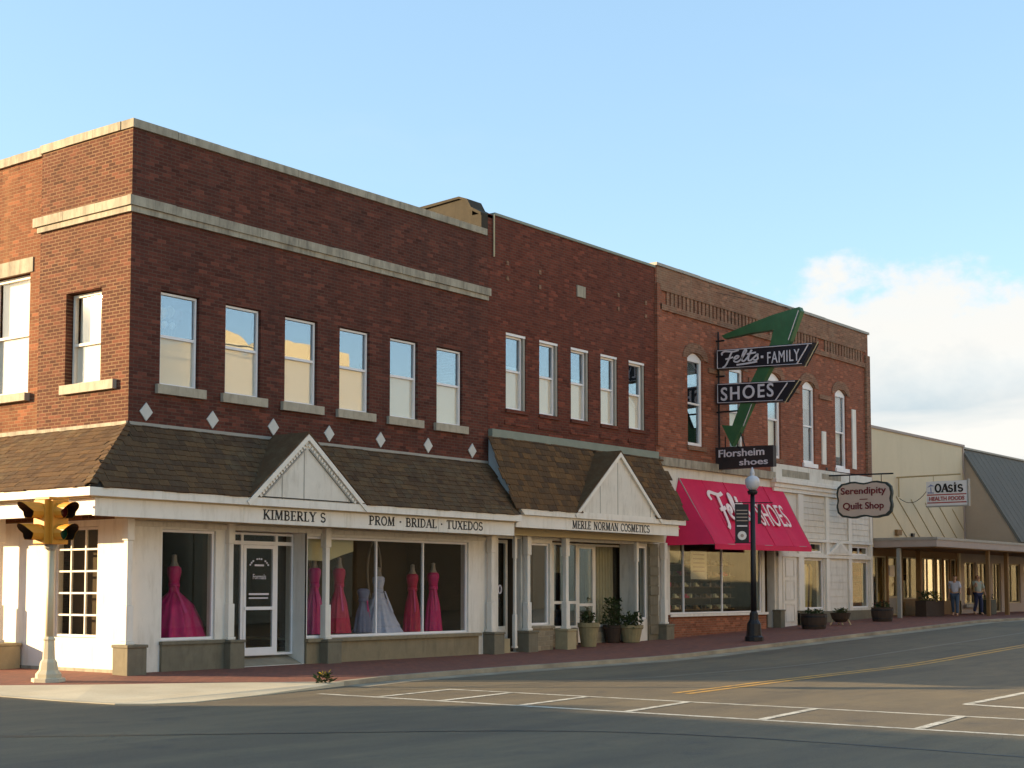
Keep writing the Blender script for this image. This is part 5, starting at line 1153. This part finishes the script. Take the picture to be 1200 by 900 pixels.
planter('flower_pot', 'tan clay pot beside the sandstone pedestal, with a low plant', 'planter', 15.7, -.12, .29, .66, 'pot', (.8, .3, 90, .14))
planter('flower_pot', 'tan clay pot with sprawling dark foliage near the cosmetics shop window', 'planter', 17.9, -.1, .34, .5, 'pot', (1.1, .38, 220, .13))
planter('shrub_pot', 'dark pot with a broad green shrub in the cosmetics shop entrance', 'planter', 17.55, .3, .27, .5, 'barrel', (1.35, .8, 420, .12))
brl = lambda r, h, z_: [(r * .86, z_), (r * .97, z_ + h * .4), (r, z_ + h * .7), (r * .98, z_ + h), (r * .88, z_ + h), (r * .86, z_ + h - .06)]
planter('barrel_planter', 'dark half barrel planter below the quilt display window', 'planter', 26.9, -1.5, .44, .5, 'barrel', (.8, .18, 120, .12), 'half barrel planters on the brick pavement', brl, False, ((.15, .9), (.75, 1.0)))
planter('barrel_planter', 'round dark planter by the corner of the beige walkway, right of the quilt shop', 'planter', 32.6, -1.45, .40, .5, 'barrel', (.85, .22, 140, .12), 'half barrel planters on the brick pavement', brl, True, ((.15, .9), (.75, 1.0)))
ps = planter('footed_planter', 'round planter on pale angled legs below the small white pediment', 'planter', 29.5, -1.25, .36, .42, 'barrel', (.8, .16, 110, .12), None, lambda r, h, z_: [(r * .5, z_ + .1), (r * .8, z_ + h * .5), (r, z_ + h), (r * .9, z_ + h), (r * .85, z_ + h - .05)])
zf_ = rise(29.5) - .015
for s_ in (-1, 1): mk('leg', MB().tube([(29.5 + .22 * s_, -1.25 - .28 * s_, zf_), (29.5 + .1 * s_, -1.25 - .13 * s_, zf_ + .36)], .025), 'tan', ps); mk('leg', MB().tube([(29.5 - .25 * s_ * .4, -1.25 - .33 * s_ * .4, zf_), (29.5, -1.25, zf_ + .2)], .025), 'tan', ps)
def box_planter(label, x_, y_, lx_, ly_, h, mat, n_=160, red=False):
    z_ = rise(x_) + .012 * y_; t = thing('flower_box', label, 'planter', (x_, y_, z_))
    mk('box', frame(MB(lambda u, w, v: (u, v, w)), x_ - lx_ / 2, x_ + lx_ / 2, y_ - ly_ / 2, y_ + ly_ / 2, z_, z_ + h, .06), mat, t)
    mk('soil', MB().box(x_ - lx_ / 2 + .06, x_ + lx_ / 2 - .06, y_ - ly_ / 2 + .06, y_ + ly_ / 2 - .06, z_, z_ + h - .05), 'soil', t)
    mb = MB()
    for k in range(5): leaves(mb, (x_ - lx_ / 2 + lx_ * (k + .5) / 5, y_, z_ + h - .05), .25, .4, n_ // 5, .14)
    mk('foliage', mb, 'leaf', t, kind='stuff')
    if red: mk('flowers', leaves(MB(), (x_ + .3, y_, z_ + h), .5, .3, 50, .09), 'leaf_yellow', t, kind='stuff')
box_planter('long dark wooden flower box in front of the shop windows under the walkway', 38.9, -.75, 1.9, .45, .62, 'barrel', 200, True)
box_planter('square dark green planter box right of the two people', 44.6, -1.05, .62, .55, .62, 'quilt_edge', 60)
dn = thing('dandelion_plant', 'small yellow flowering weed growing at the sunlit kerb edge', 'plant', (.95, -4.45, -.055))
mk('foliage', leaves(MB(), (.95, -4.45, -.06), .16, .14, 60, .12), 'leaf', dn, kind='stuff'); mk('flowers', leaves(MB(), (.95, -4.45, .02), .16, .12, 40, .06), 'leaf_yellow', dn, kind='stuff')

# ================================================================== DRESSES IN THE WINDOWS
def dress(label, x_, y_, z_, h, rb, mat, name='dress', flare=1.0, group=None, fold=9, tiers=False, stand=True, wide=None):
    t = thing(name, label, 'dress', (x_, y_, z_), group or 'dresses shown in the corner shop windows')
    w_ = .13; zb = z_ + h * .62
    if tiers:
        prof = []
        for k in range(7):
            a = k / 6; r = rb * (1 - a) ** 1.1 + w_ * .8; prof += [(r * 1.05, z_ + (zb - z_) * a), (r * .88, z_ + (zb - z_) * (a + .14))]
    else: prof = [(rb, z_ + .02), (rb * .82 + .02, z_ + (zb - z_) * .3), (rb * .5 + w_ * .45, z_ + (zb - z_) * .65), (w_ * .95, zb - .12), (w_ * .82, zb)]
    n_ = 72; sk = MB(); ph = [random.uniform(0, 6.28) for _ in range(4)]; fine = []
    for (ra, za), (rb_, zb_) in zip(prof, prof[1:]): fine += [(ra + (rb_ - ra) * q / 4, za + (zb_ - za) * q / 4) for q in range(4)]
    fine.append(prof[-1])
    for ra, za in fine:
        t_ = 1 - (za - z_) / (zb - z_)
        for q in range(n_):
            a = 2 * math.pi * q / n_; am = .02 + .10 * max(0, t_)
            rr = ra * (1 + am * (math.cos(fold * a + ph[0] + 1.2 * t_) * .6 + math.cos((fold * .5 + 2) // 1 * a + ph[1] - .8 * t_) * .5 + .35 * math.cos((fold * 1.7) // 1 * a + ph[2])))
            sk.v.append((x_ + rr * math.cos(a), y_ + rr * .8 * math.sin(a), za))
    for u_ in range(len(fine) - 1):
        for q in range(n_): sk.fc.append((u_ * n_ + q, u_ * n_ + (q + 1) % n_, (u_ + 1) * n_ + (q + 1) % n_, (u_ + 1) * n_ + q))
    mk('skirt', sk, mat, t, smooth=True)
    sa = random.uniform(3.6, 5.6)
    mk('sash', MB().lathe(x_, y_, [(w_ * .86, zb - .02), (w_ * .93, zb + .0), (w_ * .93, zb + .05), (w_ * .86, zb + .07)], 20), mat, t, smooth=True)
    mk('ribbon', MB().prism([(x_ + .11 * math.cos(sa), y_ - .115, zb + .02), (x_ + .11 * math.cos(sa) + .04, y_ - .115, zb + .02), (x_ + .13 * math.cos(sa) + .09, y_ - rb * .62, zb - .5 * (zb - z_)), (x_ + .13 * math.cos(sa) + .02, y_ - rb * .62, zb - .52 * (zb - z_))], (0, -.006, 0)), mat if tiers else 'rose', t)
    mk('bodice', MB().lathe(x_, y_, [(w_ * .82, zb), (w_ * .9, zb + h * .08), (w_ * 1.15, zb + h * .17), (w_ * 1.1, zb + h * .22), (w_ * .6, zb + h * .25)], 20), mat, t, smooth=True)
    if stand: mk('mannequin_neck', MB().lathe(x_, y_, [(w_ * .9, zb + h * .22), (.06, zb + h * .29), (.05, zb + h * .36), (.06, zb + h * .37), (.01, zb + h * .385)], 12), 'taupe', t, smooth=True)
    return t
dress('wide hot pink ball gown in the first display window beside the shop door', 1.85, .78, .62, 1.72, .72, 'pink', 'gown', fold=16)
dress('red dress hanging inside the shop behind the glass left of the door', 3.45, 1.2, .75, 1.75, .24, 'red_dress')
dress('slim rose pink gown leftmost in the long display window', 5.62, .48, .6, 1.75, .30, 'rose')
dress('red gown with a split skirt right of the white porch post', 6.42, .48, .6, 1.75, .30, 'red_dress')
dress('low grey-blue dress between the red split gown and the white gown', 7.22, .46, .6, 1.2, .24, 'greyblue', stand=False)
dress('flared lavender white tiered wedding gown in the centre of the long window', 8.0, .7, .6, 1.55, .52, 'lavender', 'gown', fold=18, tiers=True)
dress('straight red gown with a pale sash, second from the right in the window', 8.98, .48, .58, 1.65, .25, 'red_dress')
dress('straight magenta gown rightmost in the long display window', 9.76, .48, .58, 1.7, .25, 'pink')
rg = MB(); P_ = [(8.55 + .24 * math.cos(a), 1.35, 2.05 + .75 * math.sin(a)) for a in [2 * math.pi * i / 24 for i in range(25)]]
rr_ = thing('oval_mirror', 'pale oval mirror frame standing behind the white tiered gown', 'mirror', (8.55, 1.35, .55))
mk('mirror_frame', rg.tube(P_, .03), 'taupe', rr_, smooth=True); mk('stand', MB().tube([(8.55, 1.37, .56), (8.55, 1.37, 1.3)], .025), 'taupe', rr_)
sh = thing('reflection_patch', 'cream sheet imitating a sunlit street reflection, top left of the long dress window', 'shade', (5.7, .35, 2.2))  # cream sheet imitates the sunlit street mirrored in the glass
mk('reflection_sheet', MB().prism([(5.1, .35, 2.28), (5.9, .35, 2.26), (6.35, .35, 2.4), (6.75, .35, 2.5), (6.75, .35, 2.78), (5.1, .35, 2.78)], (0, .012, 0)), 'cream', sh)
# shoe racks, poster and quilts
rk = thing('shoe_rack', 'rows of shoes on shelves behind the shoe shop window glass', 'shoe rack', (21.3, .9, .86))
for k in range(5):
    mk('shelf', MB().box(21.3, 25.9, .9 - .0, 1.25, .98 + .36 * k, 1.0 + .36 * k), 'brown_wood', rk)
    for j in range(14):
        x_ = 21.4 + .32 * j + random.uniform(-.03, .03); z_ = 1.003 + .36 * k
        me = MB(); me.prism([(x_, .92, z_), (x_ + .09, .92, z_), (x_ + .09, .92, z_ + .12), (x_ + .05, .92, z_ + .13), (x_, .92, z_ + .05)], (0, .24, 0)) if j % 2 else me.prism([(x_, .92, z_), (x_ + .24, .92, z_), (x_ + .24, .92, z_ + .05), (x_ + .12, .92, z_ + .07), (x_ + .08, .92, z_ + .13), (x_, .92, z_ + .12)], (0, .09, 0))
        mk('shoe', me, ('shoe_box', 'black', 'taupe', 'brown_wood', 'red_dress', 'cream')[random.choice((0, 0, 1, 1, 2, 3, 3, 4, 5))], rk)
po = thing('poster', 'cream paper notice taped inside the shoe shop window', 'poster', (22.4, .2, 2.0))
mk('sheet', MB().box(21.75, 22.75, .16, .165, 1.95, 2.85), 'paper', po)
for k in range(5): mk('print_line', MB().box(21.9, 22.6, .155, .158, 2.7 - .13 * k, 2.74 - .13 * k), 'taupe', po)
qd = thing('quilt_display', 'hanging yellow and brown striped quilts in the narrow display window', 'quilt', (30, .5, .95))
for k in range(6): mk('quilt', MB().prism([(29.55 + .2 * k, .34 + .02 * k, 1.0), (29.73 + .2 * k, .34 + .02 * k, 1.0), (29.85 + .2 * k, .34 + .02 * k, 2.5 - .12 * (k % 2)), (29.68 + .2 * k, .34 + .02 * k, 2.55)], (0, .05, 0)), ('quilt_a', 'quilt_c', 'quilt_b', 'quilt_a', 'quilt_c', 'quilt_a')[k], qd)

# ================================================================== PEOPLE
def skin_mesh(name, joints, edges, radii, mat, parent, root=0, sub=2, org=(0, 0, 0)):
    me = bpy.data.meshes.new(name); me.from_pydata([tuple(Vector(j)) for j in joints], edges, [])
    o = bpy.data.objects.new(name, me); col.objects.link(o); o.parent = parent
    o.modifiers.new('skin', 'SKIN'); s_ = o.modifiers.new('sub', 'SUBSURF'); s_.levels = sub; s_.render_levels = sub
    for i, r in enumerate(radii): me.skin_vertices[0].data[i].radius = (r, r * .92)
    me.skin_vertices[0].data[root].use_root = True; me.materials.append(M[mat]); ORG[o.name] = Vector((0, 0, 0))
    return o
def person(label, x_, y_, face, H, shirt, trousers, hair, stride, arms, hairlen=.0):
    z_ = rise(x_) + .012 * y_
    t = thing('person', label, 'person', (x_, y_, z_)); t.rotation_euler = (0, 0, face)
    k = H / 1.72      # local: +x forward, +y left
    J, Ed, R = [], [], []
    def add(p, r, par=None):
        J.append((p[0] * k, p[1] * k, p[2] * k)); R.append(r * k)
        if par is not None: Ed.append((par, len(J) - 1))
        return len(J) - 1
    pel = add((0, 0, .95), .125); wa = add((0, 0, 1.08), .112, pel); ch = add((.01, 0, 1.28), .122, wa); nk = add((.0, 0, 1.44), .06, ch); hb = add((.015, 0, 1.53), .07, nk); hd = add((.02, 0, 1.60), .092, hb); ht = add((.01, 0, 1.66), .078, hd)
    body = {}
    for s_, ph in ((1, stride), (-1, -stride)):
        hip = add((0, .09 * s_, .88), .092, pel); kn = add((ph * .20 + .03, .10 * s_, .50), .062, hip); an = add((ph * .34 - (.06 if ph < 0 else 0), .10 * s_, .09 + (.05 if ph < 0 else 0)), .042, kn)
        toe = add((ph * .34 + .13 - (.06 if ph < 0 else 0), .11 * s_, .03), .036, an)
        sd = add((0, .17 * s_, 1.38), .062, ch); a_ = arms[0 if s_ > 0 else 1]; el = add((a_[0], (.22 + a_[3]) * s_, a_[1]), .042, sd); wr = add((a_[2], (.24 + a_[3]) * s_, a_[4]), .03, el)
        pm = add((a_[2] + .05, (.24 + a_[3]) * s_, a_[4] - .07), .034, wr)
        for q in range(4): f1 = add((a_[2] + .06 + .012 * q, (.215 + a_[3] + .018 * q) * s_, a_[4] - .13 - .008 * (q in (1, 2))), .009, pm); add((a_[2] + .075 + .01 * q, (.21 + a_[3] + .018 * q) * s_, a_[4] - .165 - .008 * (q in (1, 2))), .008, f1)
        th = add((a_[2] + .085, (.225 + a_[3]) * s_, a_[4] - .075), .010, pm); add((a_[2] + .105, (.22 + a_[3]) * s_, a_[4] - .11), .009, th)
        body[s_] = (hip, kn, an, sd, el, wr, toe)
    skin_mesh('body', J, Ed, R, 'skin', t)
    def cloth(name, idx, ed, grow, mat, root=0):
        skin_mesh(name, [J[i] for i in idx], [(idx.index(a), idx.index(b)) for a, b in ed], [R[i] + grow * k for i in idx], mat, t, root)
    L1, R1 = body[1], body[-1]
    # sleeves stop at the elbow, trousers at the ankle
    cloth('shirt', [pel, wa, ch, L1[3], L1[4], R1[3], R1[4]], [(pel, wa), (wa, ch), (ch, L1[3]), (L1[3], L1[4]), (ch, R1[3]), (R1[3], R1[4])], .034, shirt, 2)
    cloth('trousers', [pel, L1[0], L1[1], L1[2], R1[0], R1[1], R1[2]], [(pel, L1[0]), (L1[0], L1[1]), (L1[1], L1[2]), (pel, R1[0]), (R1[0], R1[1]), (R1[1], R1[2])], .024, trousers)
    for q in (L1, R1):
        skin_mesh('shoe', [Vector(J[q[2]]) - V_(.03, 0, .04) * k, Vector(J[q[6]])], [(0, 1)], [.05 * k, .042 * k], 'shoe', t, 0, 2)
    hp = [(.0, 0, 1.675), (-.03, 0, 1.61), (-.045, 0, 1.54 - hairlen)]
    skin_mesh('hair', [tuple(c * k for c in p) for p in hp], [(0, 1), (1, 2)], [.10 * k, .108 * k, .08 * k], hair, t, 0, 2)
    fm = MB()
    for s_ in (-1, 1):
        fm.lathe(.112 * k, .032 * s_ * k, [(.001, 1.588 * k), (.011 * k, 1.597 * k), (.001, 1.607 * k)], 8)
    mk('eyes', fm, 'hair_dark', t, org=(0, 0, 0)).location = (0, 0, 0)
    mk('nose', MB().prism([(.105 * k, -.013 * k, 1.555 * k), (.105 * k, .013 * k, 1.555 * k), (.108 * k, 0, 1.60 * k)], (.025 * k, 0, -.004)), 'skin', t, org=(0, 0, 0)).location = (0, 0, 0)
    mk('mouth', MB().box(.092 * k, .102 * k, -.022 * k, .022 * k, 1.527 * k, 1.535 * k), 'maroon', t, org=(0, 0, 0)).location = (0, 0, 0)
    return t, z_
person('person in a pale blue shirt and jeans walking, left of the pair', 40.1, -1.33, math.radians(195), 1.66, 'shirt_blue', 'jeans', 'hair_dark', .55, ((.02, 1.14, .22, .0, 1.08), (-.06, 1.13, .0, .0, .88)))
person('person in a pale sage shirt and dark jeans, right of the pair', 42.7, -1.34, math.radians(238), 1.68, 'shirt_sage', 'jeans_dark', 'hair_brown', .25, ((.0, 1.12, .06, .08, .90), (.1, 1.2, .2, .03, 1.38)), .04)
bg = thing('shoulder_bag', 'brown bag hanging at the side of the person in the sage shirt', 'bag', (42.55, -1.05, rise(42.5) + .9))
mk('bag_body', MB().prism([(42.40, -1.22, .58 + .82), (42.62, -.98, .58 + .82), (42.60, -1.0, .58 + 1.12), (42.44, -1.18, .58 + 1.12)], (-.08, .07, 0)), 'bag', bg)
mk('strap', MB().tube([(42.44, -1.15, .58 + 1.1), (42.55, -1.18, .58 + 1.4), (42.6, -1.02, .58 + 1.1)], .012), 'bag', bg)

# ================================================================== BUILDINGS ACROSS THE STREETS (seen as reflections, and they cast the shade)
TAN = math.tan(SUN_EL); HC = math.cos(math.atan2(.6, .8))
def far_block(label, x0, x1, y0, y1, h, mat, arc=None, windows=None):
    t = thing('far_building', label, 'building', (x0, y0, 0))
    mb = MB().box(x0, x1, y0, y1, -.2, h)
    mk('wall', mb, mat, t)
    if arc:
        pts = [(x0 + (x1 - x0) * i / 24, h - .02 + arc * (abs(math.cos(math.pi * i / 12)) ** .8 if i < 12 else (.9 if i > 13 else 1.0))) for i in range(25)]
        mk('curved_parapet', MB().prism([(x0, y1 - .3, h - .05)] + [(a, y1 - .3, b) for a, b in pts] + [(x1, y1 - .3, h - .05)], (0, .3, 0)), mat, t)
    else: mk('cornice', MB().box(x0 - .1, x1 + .1, y1 - .5, y1 + .15, h, h + .25), mat, t)
    if windows:
        n_ = int((x1 - x0) / 2.6)
        for k in range(n_):
            xw = x0 + (k + .5) * (x1 - x0) / n_
            mk('window', frame(MB(), xw - .5, xw + .5, y1 + .0, y1 + .05, windows, windows + 1.8, .08) if False else MB().box(xw - .5, xw + .5, y1, y1 + .04, windows, windows + 1.8), 'dark', t)
    return t
far_block('cream building across the main street with curved parapet, mirrored in the upper windows', 22.0, 31.0, -36, -23.2, 11.7, 'far_cream', .75)
far_block('lower cream building across the main street, mirrored in the first upper window', 8, 21.9, -36, -23.2, 10.6, 'far_cream')
far_block('tan building across the main street, farther along', 31.3, 46, -36, -23.2, 9.2, 'far_tan', None, 6.0)
far_block('long cream building across the main street, farthest along', 46.1, 75, -36, -23.2, 8.6, 'far_cream', None, 5.6)
def shade_h(xs_): return (xs_ + 20) / .6 * TAN * 1.0 + ROAD
far_block('pale building across the main street, added beyond the long cream one for bright reflections', 75.1, 150, -36, -23.2, 7.5, 'far_cream')  # unseen block added for a bright reflection in the walkway shop glass
far_block('brick building across the side street, casting the foreground shade', -34, -20, -6, 16.3, shade_h(-.62), 'far_tan')
far_block('lower brick building across the side street, farther back', -34, -20, 16.4, 40, shade_h(-4.0), 'far_tan')
